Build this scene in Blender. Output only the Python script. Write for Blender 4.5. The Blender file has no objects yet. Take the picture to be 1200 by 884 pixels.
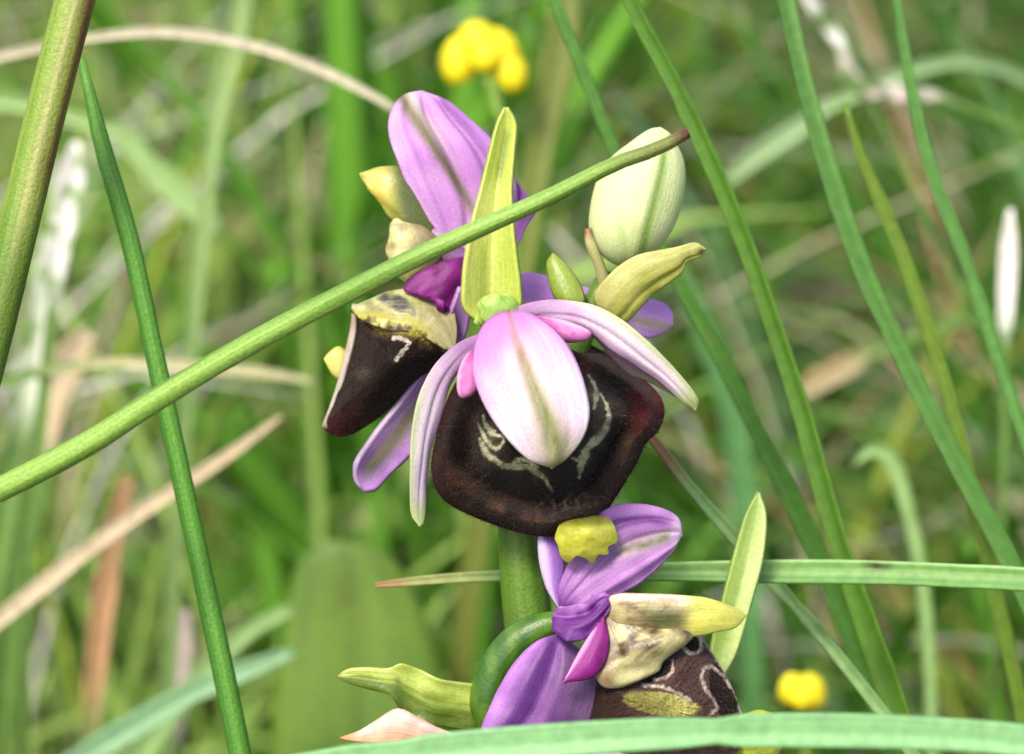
# Orchid in a meadow, close up.  1 Blender unit = 1 cm (scene unit scale 0.01).
import bpy, math, random
import numpy as np
from mathutils import Vector

random.seed(7)
rng = np.random.default_rng(11)
sc = bpy.context.scene
sc.unit_settings.system = 'METRIC'
sc.unit_settings.scale_length = 0.01

# ------------------------------------------------------------------ camera
D = 18.0                      # cm from the lens to the flower that is in focus
WIDTH = 6.6                   # cm of the world across the picture at that distance
PITCH = math.radians(25)
FOC = np.array((0.0, 0.0, 18.0))
fw = np.array((0, math.cos(PITCH), -math.sin(PITCH)))
rt = np.array((1.0, 0, 0))
up = np.array((0, math.sin(PITCH), math.cos(PITCH)))
CAM = FOC - fw * D
cd = bpy.data.cameras.new('camera')
cam = bpy.data.objects.new('camera', cd)
sc.collection.objects.link(cam)
cam.location = CAM
cam.rotation_euler = (math.radians(90) - PITCH, 0, 0)
cd.sensor_width = 36
cd.sensor_fit = 'HORIZONTAL'
cd.lens = 36 * D / WIDTH
cd.clip_start = 0.1
cd.clip_end = 30000
cd.dof.use_dof = True
cd.dof.focus_distance = D - 0.30
cd.dof.aperture_fstop = (cd.lens * 1e-3) / 0.27     # an opening 2.7 mm across
sc.camera = cam

# ------------------------------------------------------------------ light
SUN_EL, SUN_AZ = math.radians(58), math.radians(215)   # azimuth from +Y, clockwise
w = bpy.data.worlds.new('World'); sc.world = w; w.use_nodes = True
nt = w.node_tree; nt.nodes.clear()
sky = nt.nodes.new('ShaderNodeTexSky'); sky.sky_type = 'NISHITA'; sky.sun_disc = False
sky.sun_elevation = SUN_EL; sky.sun_rotation = SUN_AZ
sky.air_density = 1.0; sky.dust_density = 4.0; sky.ozone_density = 1.0
bg = nt.nodes.new('ShaderNodeBackground'); bg.inputs['Strength'].default_value = 0.15
wo = nt.nodes.new('ShaderNodeOutputWorld')
nt.links.new(sky.outputs[0], bg.inputs[0]); nt.links.new(bg.outputs[0], wo.inputs[0])
sd = bpy.data.lights.new('sun', 'SUN'); sd.energy = 2.0; sd.angle = math.radians(14); sd.color = (1, 0.92, 0.79)
sun = bpy.data.objects.new('sun', sd); sc.collection.objects.link(sun)
sdir = Vector((math.sin(SUN_AZ) * math.cos(SUN_EL), math.cos(SUN_AZ) * math.cos(SUN_EL), math.sin(SUN_EL)))
sun.rotation_euler = sdir.to_track_quat('Z', 'Y').to_euler()
sun.location = (0, 0, 200)
vs = sc.view_settings
vs.view_transform = 'Standard'; vs.look = 'None'; vs.gamma = 1; vs.exposure = 1.6
vs.use_curve_mapping = False
sc.cycles.max_bounces = 5; sc.cycles.diffuse_bounces = 3; sc.cycles.glossy_bounces = 2; sc.cycles.transmission_bounces = 4
sc.cycles.caustics_reflective = False; sc.cycles.caustics_refractive = False

# ------------------------------------------------------------------ helpers
KP = D * 1200.0 / WIDTH       # focal length in picture widths of 1200


def P(px, py, dz=0.0):
    """a point of the place: its direction from the lens, dz cm nearer than the focused flower"""
    px, py, dz = (np.asarray(q, float)[..., None] for q in (px, py, dz))
    d = D - dz
    return CAM + fw * d + rt * ((px - 600) * d / KP) - up * ((py - 442) * d / KP)


def PX(p):
    q = np.asarray(p) - CAM
    d = q @ fw
    return 600 + (q @ rt) / d * KP, 442 - (q @ up) / d * KP


def c8(r, g, b):
    v = np.array((r, g, b), float) / 255
    return np.where(v <= 0.04045, v / 12.92, ((v + 0.055) / 1.055) ** 2.4)


def sm(a, b, x):
    t = np.clip((np.asarray(x, float) - a) / (b - a), 0, 1)
    return t * t * (3 - 2 * t)


def mix(a, b, t):
    t = np.asarray(t, float)[..., None]
    return np.asarray(a) * (1 - t) + np.asarray(b) * t


def vnoise(x, y, seed=0):
    x = np.asarray(x, float); y = np.asarray(y, float)
    xi = np.floor(x); yi = np.floor(y)
    fx = x - xi; fy = y - yi
    fx = fx * fx * (3 - 2 * fx); fy = fy * fy * (3 - 2 * fy)

    def h(a, b):
        s = np.sin(a * 127.1 + b * 311.7 + seed * 74.7) * 43758.5453
        return s - np.floor(s)
    return (h(xi, yi) * (1 - fx) + h(xi + 1, yi) * fx) * (1 - fy) + (h(xi, yi + 1) * (1 - fx) + h(xi + 1, yi + 1) * fx) * fy


def spline(pts, n, even=True):
    """Catmull-Rom through pts (k x m), n samples along its length"""
    p = np.array(pts, float)
    if len(p) == 2:
        t = np.linspace(0, 1, n)[:, None]
        return p[0] * (1 - t) + p[1] * t
    a = np.vstack((2 * p[0] - p[1], p, 2 * p[-1] - p[-2]))
    out = []
    for i in range(1, len(a) - 2):
        t = np.linspace(0, 1, 16, endpoint=False)[:, None]
        p0, p1, p2, p3 = a[i - 1], a[i], a[i + 1], a[i + 2]
        out.append(0.5 * (2 * p1 + (p2 - p0) * t + (2 * p0 - 5 * p1 + 4 * p2 - p3) * t ** 2 + (3 * p1 - p0 - 3 * p2 + p3) * t ** 3))
    out.append(p[-1:])
    q = np.vstack(out)
    s = np.concatenate(([0], np.cumsum(np.linalg.norm(np.diff(q[:, :3], axis=0), axis=1))))
    s /= s[-1]
    t = np.linspace(0, 1, n)
    return np.stack([np.interp(t, s, q[:, k]) for k in range(q.shape[1])], 1)


def pts3(l):
    return np.array([P(*q) for q in l])


def unit(v):
    return v / (np.linalg.norm(v, axis=-1, keepdims=True) + 1e-12)


ORG = {}


def mk(name, V, F, mat, parent=None, col=None, uv=None, origin=None, smooth=True):
    V = np.asarray(V, float)
    origin = np.asarray(V[0] if origin is None else origin, float)
    me = bpy.data.meshes.new(name)
    me.from_pydata((V - origin).tolist(), [], F if isinstance(F, list) else F.tolist())
    if smooth:
        me.polygons.foreach_set('use_smooth', np.ones(len(me.polygons), bool))
    if col is not None:
        a = me.color_attributes.new('Col', 'FLOAT_COLOR', 'POINT')
        c = np.ones((len(V), 4)); c[:, :3] = np.clip(col, 0, 1)
        a.data.foreach_set('color', c.ravel())
    if uv is not None:
        l = me.uv_layers.new(name='UVMap')
        vi = np.empty(len(me.loops), int); me.loops.foreach_get('vertex_index', vi)
        l.data.foreach_set('uv', np.asarray(uv, float)[vi].ravel())
    me.materials.append(mat)
    me.update()
    o = bpy.data.objects.new(name, me)
    sc.collection.objects.link(o)
    o.location = origin
    if parent is not None:
        o.parent = parent
        o.location = origin - ORG[parent.name]
    ORG[o.name] = origin
    return o


def empty(name, loc):
    o = bpy.data.objects.new(name, None); sc.collection.objects.link(o)
    o.location = loc; o.empty_display_size = 0.5
    ORG[o.name] = np.asarray(loc, float)
    return o


def tag(o, label=None, cat=None, group=None, kind=None):
    if label: o['label'] = label
    if cat: o['category'] = cat
    if group: o['group'] = group
    if kind: o['kind'] = kind
    return o


# ------------------------------------------------------------------ materials
def base_mat(name):
    m = bpy.data.materials.new(name); m.use_nodes = True
    t = m.node_tree; t.nodes.clear()
    out = t.nodes.new('ShaderNodeOutputMaterial')
    return m, t, out


def N(t, kind, **kw):
    n = t.nodes.new(kind)
    for k, v in kw.items():
        if k in n.inputs.keys():
            n.inputs[k].default_value = v
        else:
            setattr(n, k, v)
    return n


def organ_mat(name, rough=0.5, spec=0.35, transl=0.25, grain=45, grain_amt=0.16, stripes=30, stripe_amt=0.12,
              bump=0.25, sheen=0.0, coat=0.0, gain=1.0, spots=0.0):
    """the colour comes from attribute Col, on some organs with painted shade or highlights; nodes add grain, veins along the length and relief"""
    m, t, out = base_mat(name)
    at = N(t, 'ShaderNodeAttribute', attribute_name='Col')
    tc = N(t, 'ShaderNodeTexCoord')
    n1 = N(t, 'ShaderNodeTexNoise', Scale=grain, Detail=3.0); t.links.new(tc.outputs['Object'], n1.inputs['Vector'])
    mp = N(t, 'ShaderNodeMapping'); mp.inputs['Scale'].default_value = (3.0, stripes, 1)
    t.links.new(tc.outputs['UV'], mp.inputs['Vector'])
    n2 = N(t, 'ShaderNodeTexNoise', Scale=1.0, Detail=2.0); t.links.new(mp.outputs[0], n2.inputs['Vector'])

    def scale(node, amt):
        r = N(t, 'ShaderNodeMapRange'); r.inputs['From Min'].default_value = 0.3; r.inputs['From Max'].default_value = 0.7
        r.inputs['To Min'].default_value = 1 - amt; r.inputs['To Max'].default_value = 1 + amt
        t.links.new(node.outputs['Fac'], r.inputs['Value']); return r
    r1, r2 = scale(n1, grain_amt), scale(n2, stripe_amt)
    for k in ('To Min', 'To Max'): r1.inputs[k].default_value *= gain
    mu = N(t, 'ShaderNodeMath', operation='MULTIPLY')
    t.links.new(r1.outputs[0], mu.inputs[0]); t.links.new(r2.outputs[0], mu.inputs[1])
    vm = N(t, 'ShaderNodeVectorMath', operation='SCALE')
    t.links.new(at.outputs['Color'], vm.inputs[0]); t.links.new(mu.outputs[0], vm.inputs['Scale'])
    if spots:      # scattered brown flecks and bruises
        n3 = N(t, 'ShaderNodeTexNoise', Scale=5.0, Detail=4.0, Roughness=0.6); t.links.new(tc.outputs['Object'], n3.inputs['Vector'])
        r3 = N(t, 'ShaderNodeMapRange'); r3.inputs['From Min'].default_value = 0.66; r3.inputs['From Max'].default_value = 0.76; r3.inputs['To Max'].default_value = spots
        t.links.new(n3.outputs['Fac'], r3.inputs['Value'])
        mc = N(t, 'ShaderNodeMix', data_type='RGBA'); t.links.new(r3.outputs[0], mc.inputs[0])
        t.links.new(vm.outputs[0], mc.inputs[6]); mc.inputs[7].default_value = (0.16, 0.10, 0.05, 1)
        class _o: outputs = [mc.outputs[2]]
        vm = _o
    ad = N(t, 'ShaderNodeMath', operation='ADD'); t.links.new(n1.outputs['Fac'], ad.inputs[0]); t.links.new(n2.outputs['Fac'], ad.inputs[1])
    bp = N(t, 'ShaderNodeBump', Strength=bump, Distance=0.02); t.links.new(ad.outputs[0], bp.inputs['Height'])
    pr = N(t, 'ShaderNodeBsdfPrincipled')
    pr.inputs['Roughness'].default_value = rough
    pr.inputs['Specular IOR Level'].default_value = spec
    pr.inputs['Sheen Weight'].default_value = sheen
    pr.inputs['Sheen Roughness'].default_value = 0.45
    pr.inputs['Sheen Tint'].default_value = (0.8, 0.7, 0.62, 1)
    pr.inputs['Coat Weight'].default_value = coat
    t.links.new(vm.outputs[0], pr.inputs['Base Color']); t.links.new(bp.outputs[0], pr.inputs['Normal'])
    if transl > 0:
        tr = N(t, 'ShaderNodeBsdfTranslucent'); t.links.new(vm.outputs[0], tr.inputs['Color'])
        mx = N(t, 'ShaderNodeMixShader'); mx.inputs[0].default_value = transl
        t.links.new(pr.outputs[0], mx.inputs[1]); t.links.new(tr.outputs[0], mx.inputs[2])
        t.links.new(mx.outputs[0], out.inputs[0])
    else:
        t.links.new(pr.outputs[0], out.inputs[0])
    return m


M_PETAL = organ_mat('petal', gain=0.54, rough=0.5, spec=0.3, transl=0.25, grain=60, grain_amt=0.10, stripes=26, stripe_amt=0.06, bump=0.25)
M_WAX = organ_mat('waxy_green', gain=0.53, rough=0.4, spec=0.4, transl=0.2, grain=40, grain_amt=0.10, stripes=16, stripe_amt=0.10, bump=0.2)
M_VELVET = organ_mat('velvet_lip', gain=0.31, rough=0.8, spec=0.08, transl=0.0, grain=55, grain_amt=0.36, stripes=60, stripe_amt=0.3, bump=0.9, sheen=0.06)
M_CREAM = organ_mat('cream_marking', gain=0.42, rough=0.5, spec=0.3, transl=0.0, grain=60, grain_amt=0.12, stripes=4, stripe_amt=0.05, bump=0.2)
M_GRASS = organ_mat('grass', gain=0.84, rough=0.48, spec=0.3, transl=0.42, spots=0.55, grain=14, grain_amt=0.14, stripes=22, stripe_amt=0.16, bump=0.25)
M_CULM = organ_mat('grass_stalk', gain=0.46, rough=0.5, spec=0.2, transl=0.0, grain=45, grain_amt=0.16, stripes=18, stripe_amt=0.2, bump=0.35)
M_DRY = organ_mat('dry_grass', gain=0.55, rough=0.6, spec=0.25, transl=0.25, grain=12, grain_amt=0.2, stripes=18, stripe_amt=0.2, bump=0.3)
M_YEL = organ_mat('yellow_petal', gain=0.6, rough=0.5, spec=0.25, transl=0.25, grain=20, grain_amt=0.08, stripes=12, stripe_amt=0.06, bump=0.15)


def ground_mat():
    m, t, out = base_mat('meadow_soil')
    tc = N(t, 'ShaderNodeTexCoord')
    n1 = N(t, 'ShaderNodeTexNoise', Scale=0.35, Detail=8.0, Roughness=0.65); t.links.new(tc.outputs['Object'], n1.inputs['Vector'])
    n2 = N(t, 'ShaderNodeTexNoise', Scale=2.2, Detail=5.0); t.links.new(tc.outputs['Object'], n2.inputs['Vector'])
    r = N(t, 'ShaderNodeValToRGB')
    e = r.color_ramp.elements
    e[0].position = 0.3; e[0].color = (0.05, 0.037, 0.02, 1)
    e[1].position = 0.72; e[1].color = (0.07, 0.12, 0.03, 1)
    a = e.new(0.5); a.color = (0.085, 0.075, 0.036, 1)
    t.links.new(n1.outputs['Fac'], r.inputs[0])
    bp = N(t, 'ShaderNodeBump', Strength=0.8, Distance=0.4); t.links.new(n2.outputs['Fac'], bp.inputs['Height'])
    pr = N(t, 'ShaderNodeBsdfPrincipled', Roughness=0.9)
    t.links.new(r.outputs[0], pr.inputs['Base Color']); t.links.new(bp.outputs[0], pr.inputs['Normal'])
    t.links.new(pr.outputs[0], out.inputs[0])
    return m


# ------------------------------------------------------------------ shape builders
def grid_faces(nu, nv, off=0, wrap=False):
    i, j = np.meshgrid(np.arange(nu - 1), np.arange(nv if wrap else nv - 1), indexing='ij')
    a = i * nv + j; b = i * nv + (j + 1) % nv; c = (i + 1) * nv + (j + 1) % nv; d = (i + 1) * nv + j
    return np.stack((a, b, c, d), -1).reshape(-1, 4) + off


def shell(V, nu, nv, thick):
    """close a grid sheet into a body of the given thickness"""
    G = V.reshape(nu, nv, 3)
    du = np.gradient(G, axis=0); dv = np.gradient(G, axis=1)
    n = unit(np.cross(du, dv))
    # steady normals at pinched ends
    n[0] = n[1]; n[-1] = n[-2]
    back = G - n * thick
    n0 = nu * nv
    F = [tuple(f) for f in grid_faces(nu, nv)[:, ::-1]] + [tuple(f) for f in grid_faces(nu, nv, n0)]
    idx = np.arange(n0).reshape(nu, nv)
    rim = list(idx[0, :]) + list(idx[1:, -1]) + list(idx[-1, -2::-1]) + list(idx[-2:0:-1, 0])
    for k in range(len(rim)):
        a, b = int(rim[k]), int(rim[(k + 1) % len(rim)])
        F.append((a, b, b + n0, a + n0))
    return np.vstack((V, back.reshape(-1, 3))), [tuple(int(x) for x in f) for f in F], n


def sheet(name, L, R, mat, col, parent=None, bulge=0.15, fold=0.0, thick=0.035, nu=40, nv=21, ruffle=0.0, curl=0.0, seed=0, origin=None, creases=()):
    """petal, sepal, bract or leaf between two edges given as (x, y, dz), base first"""
    l = spline(pts3(L), nu); r = spline(pts3(R), nu)
    v = np.linspace(0, 1, nv)
    G = l[:, None] * (1 - v)[None, :, None] + r[:, None] * v[None, :, None]
    W = np.linalg.norm(r - l, axis=1)
    mid = (l + r) / 2
    tng = unit(np.gradient(mid, axis=0))
    wd = unit(r - l)
    wd[0] = wd[1]; wd[-1] = wd[-2]
    n = unit(np.cross(tng, wd))
    s = np.sign(np.sum(n * (CAM - mid), axis=1)); s[s == 0] = 1
    n = n * s[:, None]
    q = 2 * v - 1
    h = bulge * (1 - q ** 2)[None] + fold * (1 - np.abs(q))[None] + curl * (np.abs(q) ** 4)[None]
    uu = np.linspace(0, 1, nu)
    for cv, ca, cw in creases:
        h = h + (ca * np.exp(-((v - cv) / cw) ** 2))[None] * (sm(0.0, 0.25, uu) * (1 - sm(0.8, 1, uu)))[:, None]
    if ruffle:
        h = h + ruffle * (np.abs(q) ** 2)[None] * (vnoise(uu * 9, 0 * uu + seed, seed)[:, None] - 0.5 + (vnoise(uu * 9, 0 * uu + 5.5, seed + 3)[:, None] - 0.5) * np.sign(q)[None])
        h = h + ruffle * 0.5 * (vnoise(uu[:, None] * 5 + 0 * q[None], q[None] * 3 + 0 * uu[:, None], seed + 8) - 0.5)
    G = G + n[:, None] * (h * W[:, None])[..., None]
    V = G.reshape(-1, 3)
    # outward side towards the camera
    V2, F, nn = shell(V, nu, nv, thick)
    if np.mean(np.sum(nn.reshape(-1, 3) * (CAM - V), axis=1)) < 0:
        V2, F, nn = shell(V, nu, nv, -thick)
        F = [f[::-1] for f in F]
    U = np.repeat(uu, nv); Vv = np.tile(v, nu)
    px, py = PX(V)
    C = col(U, Vv, px, py)
    C = np.broadcast_to(C, (len(U), 3))
    uv = np.stack((U, Vv), 1)
    return mk(name, V2, F, mat, parent, np.vstack((C, C * 0.97)), np.vstack((uv, uv)), origin if origin is not None else l[0])


def pod(name, L, R, mat, col, parent=None, depth=0.8, nu=36, ns=24, lump=0.0, seed=0, origin=None, dent=None):
    """closed rounded body whose silhouette runs between two edges"""
    l = spline(pts3(L), nu); r = spline(pts3(R), nu)
    mid = (l + r) / 2; wv = (r - l) / 2; W = np.linalg.norm(wv, axis=1)
    tng = unit(np.gradient(mid, axis=0)); wd = unit(wv); wd[0] = wd[1]; wd[-1] = wd[-2]
    n = unit(np.cross(tng, wd)); s = np.sign(np.sum(n * (CAM - mid), axis=1)); n = n * s[:, None]
    a = np.arange(ns) / ns * 2 * np.pi
    G = mid[:, None] + wd[:, None] * (np.cos(a)[None, :] * W[:, None])[..., None] + n[:, None] * (np.sin(a)[None, :] * W[:, None] * depth)[..., None]
    uu = np.linspace(0, 1, nu)
    if lump:
        k = lump * (vnoise(uu[:, None] * 6 + 0 * a, np.cos(a)[None] * 2 + np.sin(a)[None] * 1.3 + 0 * uu[:, None], seed) - 0.5)
        G = G + (G - mid[:, None]) * k[..., None]
    if dent:
        dx, dy = PX(G.reshape(-1, 3))
        G = G + (mid[:, None] - G) * dent(dx, dy).reshape(nu, ns)[..., None]
    V = G.reshape(-1, 3)
    F = [tuple(int(x) for x in f) for f in grid_faces(nu, ns, 0, True)]
    F.append(tuple(range(ns))[::-1]); F.append(tuple(range((nu - 1) * ns, nu * ns)))
    U = np.repeat(uu, ns); Vv = np.tile(0.5 - 0.5 * np.cos(a), nu)
    px, py = PX(V)
    C = np.broadcast_to(col(U, Vv, px, py), (len(U), 3))
    return mk(name, V, F, mat, parent, C, np.stack((U, Vv), 1), origin if origin is not None else mid[0])


def to_ground(path, reach=1.0, back=0.0):
    """carry a blade on from its last point in an even bend down to its root in the soil"""
    p = path[-1]; t = unit(path[-1] - path[-2])
    h = p[2] + 0.4
    g = p + np.array((t[0] * h * 0.5 * reach, t[1] * h * 0.3 + back, -h))
    a = p + t * h * 0.33; b = g + np.array((0, 0, h * 0.35))
    k = np.array((0.12, 0.25, 0.4, 0.6, 0.8, 1.0))[:, None]
    return np.vstack((path, p * (1 - k) ** 3 + 3 * a * k * (1 - k) ** 2 + 3 * b * k * k * (1 - k) + g * k ** 3))


def tube(name, path, rad, mat, col, parent=None, ns=12, nu=60, world=False, origin=None, ridges=0.0, flat=1.0):
    pth = np.array(path, float) if world else pts3(path)
    k = len(pth)
    rad = np.interp(np.linspace(0, 1, k), np.linspace(0, 1, len(rad)), rad)
    S = spline(np.hstack((pth, rad[:, None])), nu)
    c, r = S[:, :3], S[:, 3]
    t = unit(np.gradient(c, axis=0))
    side = unit(np.cross(t, fw[None] + 1e-6)); nn = unit(np.cross(side, t))
    a = np.arange(ns) / ns * 2 * np.pi
    rr = r[:, None] * (1 + ridges * (np.arange(ns) % 2)[None])
    G = c[:, None] + side[:, None] * (np.cos(a)[None] * rr)[..., None] + nn[:, None] * (np.sin(a)[None] * rr * flat)[..., None]
    F = [tuple(int(x) for x in f) for f in grid_faces(nu, ns, 0, True)]
    F.append(tuple(range(ns))[::-1]); F.append(tuple(range((nu - 1) * ns, nu * ns)))
    U = np.repeat(np.linspace(0, 1, nu), ns); Vv = np.tile(np.arange(ns) / ns, nu)
    V = G.reshape(-1, 3)
    px, py = PX(V)
    C = np.broadcast_to(col(U, Vv, px, py), (len(U), 3))
    return mk(name, V, F, mat, parent, C, np.stack((U, Vv), 1), origin if origin is not None else c[-1])


def blade(name, path, wpx, mat, col, parent=None, fade=None, nu=60, root=False, reach=1.0, back=0.0, vee=0.18, twist=0.0, thick=0.018, origin=None, tilt=0.0):
    """flat grass blade: path of (x, y, dz), widths in cm"""
    pth = pts3(path)
    k = len(pth)
    wd_ = np.interp(np.linspace(0, 1, k), np.linspace(0, 1, len(wpx)), wpx)
    len0 = np.sum(np.linalg.norm(np.diff(pth, axis=0), axis=1))
    if root:
        pth = to_ground(pth, reach, back); wd_ = np.append(wd_, [wd_[-1] * f for f in (1, 1, 1, .95, .9, .8)])
    S = spline(np.hstack((pth, wd_[:, None])), nu)
    c, ww = S[:, :3], S[:, 3]
    sq = int(abs(c[0, 0] * 977)) % 89
    ww = ww * (0.93 + 0.14 * vnoise(np.arange(nu) / 5.0, np.zeros(nu), sq)) * (1 - 0.22 * sm(0.86, 0.95, vnoise(np.arange(nu) / 1.6, np.zeros(nu), sq + 3)))
    t = unit(np.gradient(c, axis=0))
    view = unit(c - CAM)
    side = unit(np.cross(t, view)); nn = unit(np.cross(side, t))
    nn = nn * np.sign(np.sum(nn * -view, axis=1))[:, None]
    ang = tilt + twist * np.linspace(-0.5, 0.5, nu)
    s2 = side * np.cos(ang)[:, None] + nn * np.sin(ang)[:, None]
    n2 = nn * np.cos(ang)[:, None] - side * np.sin(ang)[:, None]
    nv = 9
    q = np.linspace(-1, 1, nv)
    G = c[:, None] + s2[:, None] * (q[None] * ww[:, None] / 2)[..., None] + n2[:, None] * (-vee * (1 - np.abs(q) ** 1.3)[None] * ww[:, None])[..., None]
    V = G.reshape(-1, 3)
    V2, F, n = shell(V, nu, nv, thick)
    U = np.repeat(np.linspace(0, 1, nu), nv); Vv = np.tile((q + 1) / 2, nu)
    px, py = PX(V)
    C = np.broadcast_to(col(U, Vv, px, py), (len(U), 3))
    if fade is not None:
        uvis = len0 / np.sum(np.linalg.norm(np.diff(pth, axis=0), axis=1))
        C = mix(C, fade, sm(uvis * 0.65, uvis * 1.05, U))
    uv = np.stack((U, Vv), 1)
    return mk(name, V2, F, mat, parent, np.vstack((C, C)), np.vstack((uv, uv)), origin if origin is not None else c[-1])


def lip(name, outline, centre, zfun, col, parent, mat, nr=46, nth=150, thick=0.05, rag=0.010, seed=0):
    """a lip as a dished, lobed body: outline (x, y) round a centre, depth from zfun(rho, theta, x, y)"""
    o = np.array(list(outline) + [outline[0]], float)
    O = spline(o, nth + 1)[:-1]
    rho = np.linspace(0, 1, nr) ** 0.9
    V = []; px = []; py = []
    for i, rr in enumerate(rho):
        x = centre[0] + (O[:, 0] - centre[0]) * rr; y = centre[1] + (O[:, 1] - centre[1]) * rr
        px.append(x); py.append(y)
    px = np.array(px); py = np.array(py)
    th = np.arctan2(py[-1] - centre[1], px[-1] - centre[0])[None].repeat(nr, 0)
    z = zfun(rho[:, None] + 0 * px, th, px, py)
    z = z + rag * (vnoise(px / 5, py / 5, seed) - 0.5) + rag * 2.0 * (vnoise(px / 17, py / 17, seed + 1) - 0.5)
    V = P(px.ravel(), py.ravel(), z.ravel())
    back = V + fw[None] * (thick * (0.35 + 0.65 * np.sqrt(1 - np.repeat(rho, nth) ** 2)))[:, None]
    n0 = nr * nth
    F = [tuple(int(x) for x in f) for f in grid_faces(nr, nth, 0, True)] + [tuple(int(x) for x in f)[::-1] for f in grid_faces(nr, nth, n0, True)]
    e = (nr - 1) * nth
    for k in range(nth):
        F.append((e + k, e + k + n0, e + (k + 1) % nth + n0, e + (k + 1) % nth)[::-1])
    C = col(np.repeat(rho, nth), th.ravel(), px.ravel(), py.ravel())
    C = np.broadcast_to(C, (n0, 3))
    uv = np.stack((np.repeat(rho, nth), th.ravel() / 6.2832 + 0.5), 1)
    ob = mk(name, np.vstack((V, back)), F, mat, parent, np.vstack((C, C * 0.8)), np.vstack((uv, uv)), V[0])
    flat = np.stack((px.ravel(), py.ravel()), 1); zf = z.ravel()

    def depth(x, y):
        d2 = (flat[:, 0] - x) ** 2 + (flat[:, 1] - y) ** 2
        k = np.argpartition(d2, 4)[:4]
        wgt = 1 / (d2[k] + 0.5)
        return float((zf[k] * wgt).sum() / wgt.sum())
    return ob, depth, O


def strokes(c, x, y, lines, colr, soft=1.6, seed=0):
    """pale glossy lines that belong to the lip's own colouring"""
    cov = np.zeros(len(x))
    for pts, ws in lines:
        k = max(8, int(np.sum(np.linalg.norm(np.diff(np.array(pts, float), axis=0), axis=1)) / 1.5))
        q = spline(pts, k); w_ = np.interp(np.linspace(0, 1, k), np.linspace(0, 1, len(ws)), ws) / 2
        near = np.where((x > q[:, 0].min() - 14) & (x < q[:, 0].max() + 14) & (y > q[:, 1].min() - 14) & (y < q[:, 1].max() + 14))[0]
        if len(near) == 0: continue
        d = np.sqrt((x[near, None] - q[None, :, 0]) ** 2 + (y[near, None] - q[None, :, 1]) ** 2) - w_[None]
        d = d.min(1) + 2.4 * (vnoise(x[near] / 3.5, y[near] / 3.5, seed) - 0.5)
        cov[near] = np.maximum(cov[near], 1 - sm(-soft, soft, d))
    tint = mix(np.asarray(colr), np.asarray(colr) * 0.55, sm(0.3, 0.9, vnoise(x / 5, y / 5, seed + 1)))
    return c * (1 - cov[..., None]) + tint * cov[..., None]


# ------------------------------------------------------------------ colours of living things
LILAC = c8(205, 135, 226); PALE = c8(244, 222, 244); PINK = c8(236, 158, 230); PURPLE = c8(150, 72, 178)
MAGENTA = c8(140, 28, 128); LIME = c8(172, 190, 56); LIME_D = c8(132, 158, 34); OLIVE = c8(120, 118, 60)
CREAM = c8(214, 208, 160); BROWN = c8(38, 18, 13); RED = c8(62, 16, 14)

# ================================================================== the setting
def ground():
    n = 60
    g = np.concatenate((-np.geomspace(6000, 140, 12), np.linspace(-120, 120, n), np.geomspace(140, 6000, 12)))
    m = len(g)
    X, Y = np.meshgrid(g, g, indexing='ij')
    Z = -0.1 + 0.9 * (vnoise(X / 9, Y / 9, 3) - 0.5) * (np.hypot(X, Y) < 130) + 0.5 * (vnoise(X / 3, Y / 3, 5) - 0.5) * (np.hypot(X, Y) < 130)
    V = np.stack((X, Y, Z), -1).reshape(-1, 3)
    o = mk('ground', V, grid_faces(m, m)[:, ::-1], ground_mat(), origin=(0, 0, 0))
    tag(o, 'brown meadow soil showing between the grass', kind='structure')


ground()

# ---- the mass of meadow grass behind the orchid
G_MID = c8(106, 162, 50); G_DEEP = c8(76, 128, 38); G_LITE = c8(168, 202, 104); G_YEL = c8(160, 180, 68); G_BLUE = c8(146, 192, 126)
STRAW = c8(222, 212, 176); TAN = c8(196, 158, 116); RUST = c8(176, 112, 76); WHITE = c8(238, 234, 222)


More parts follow.
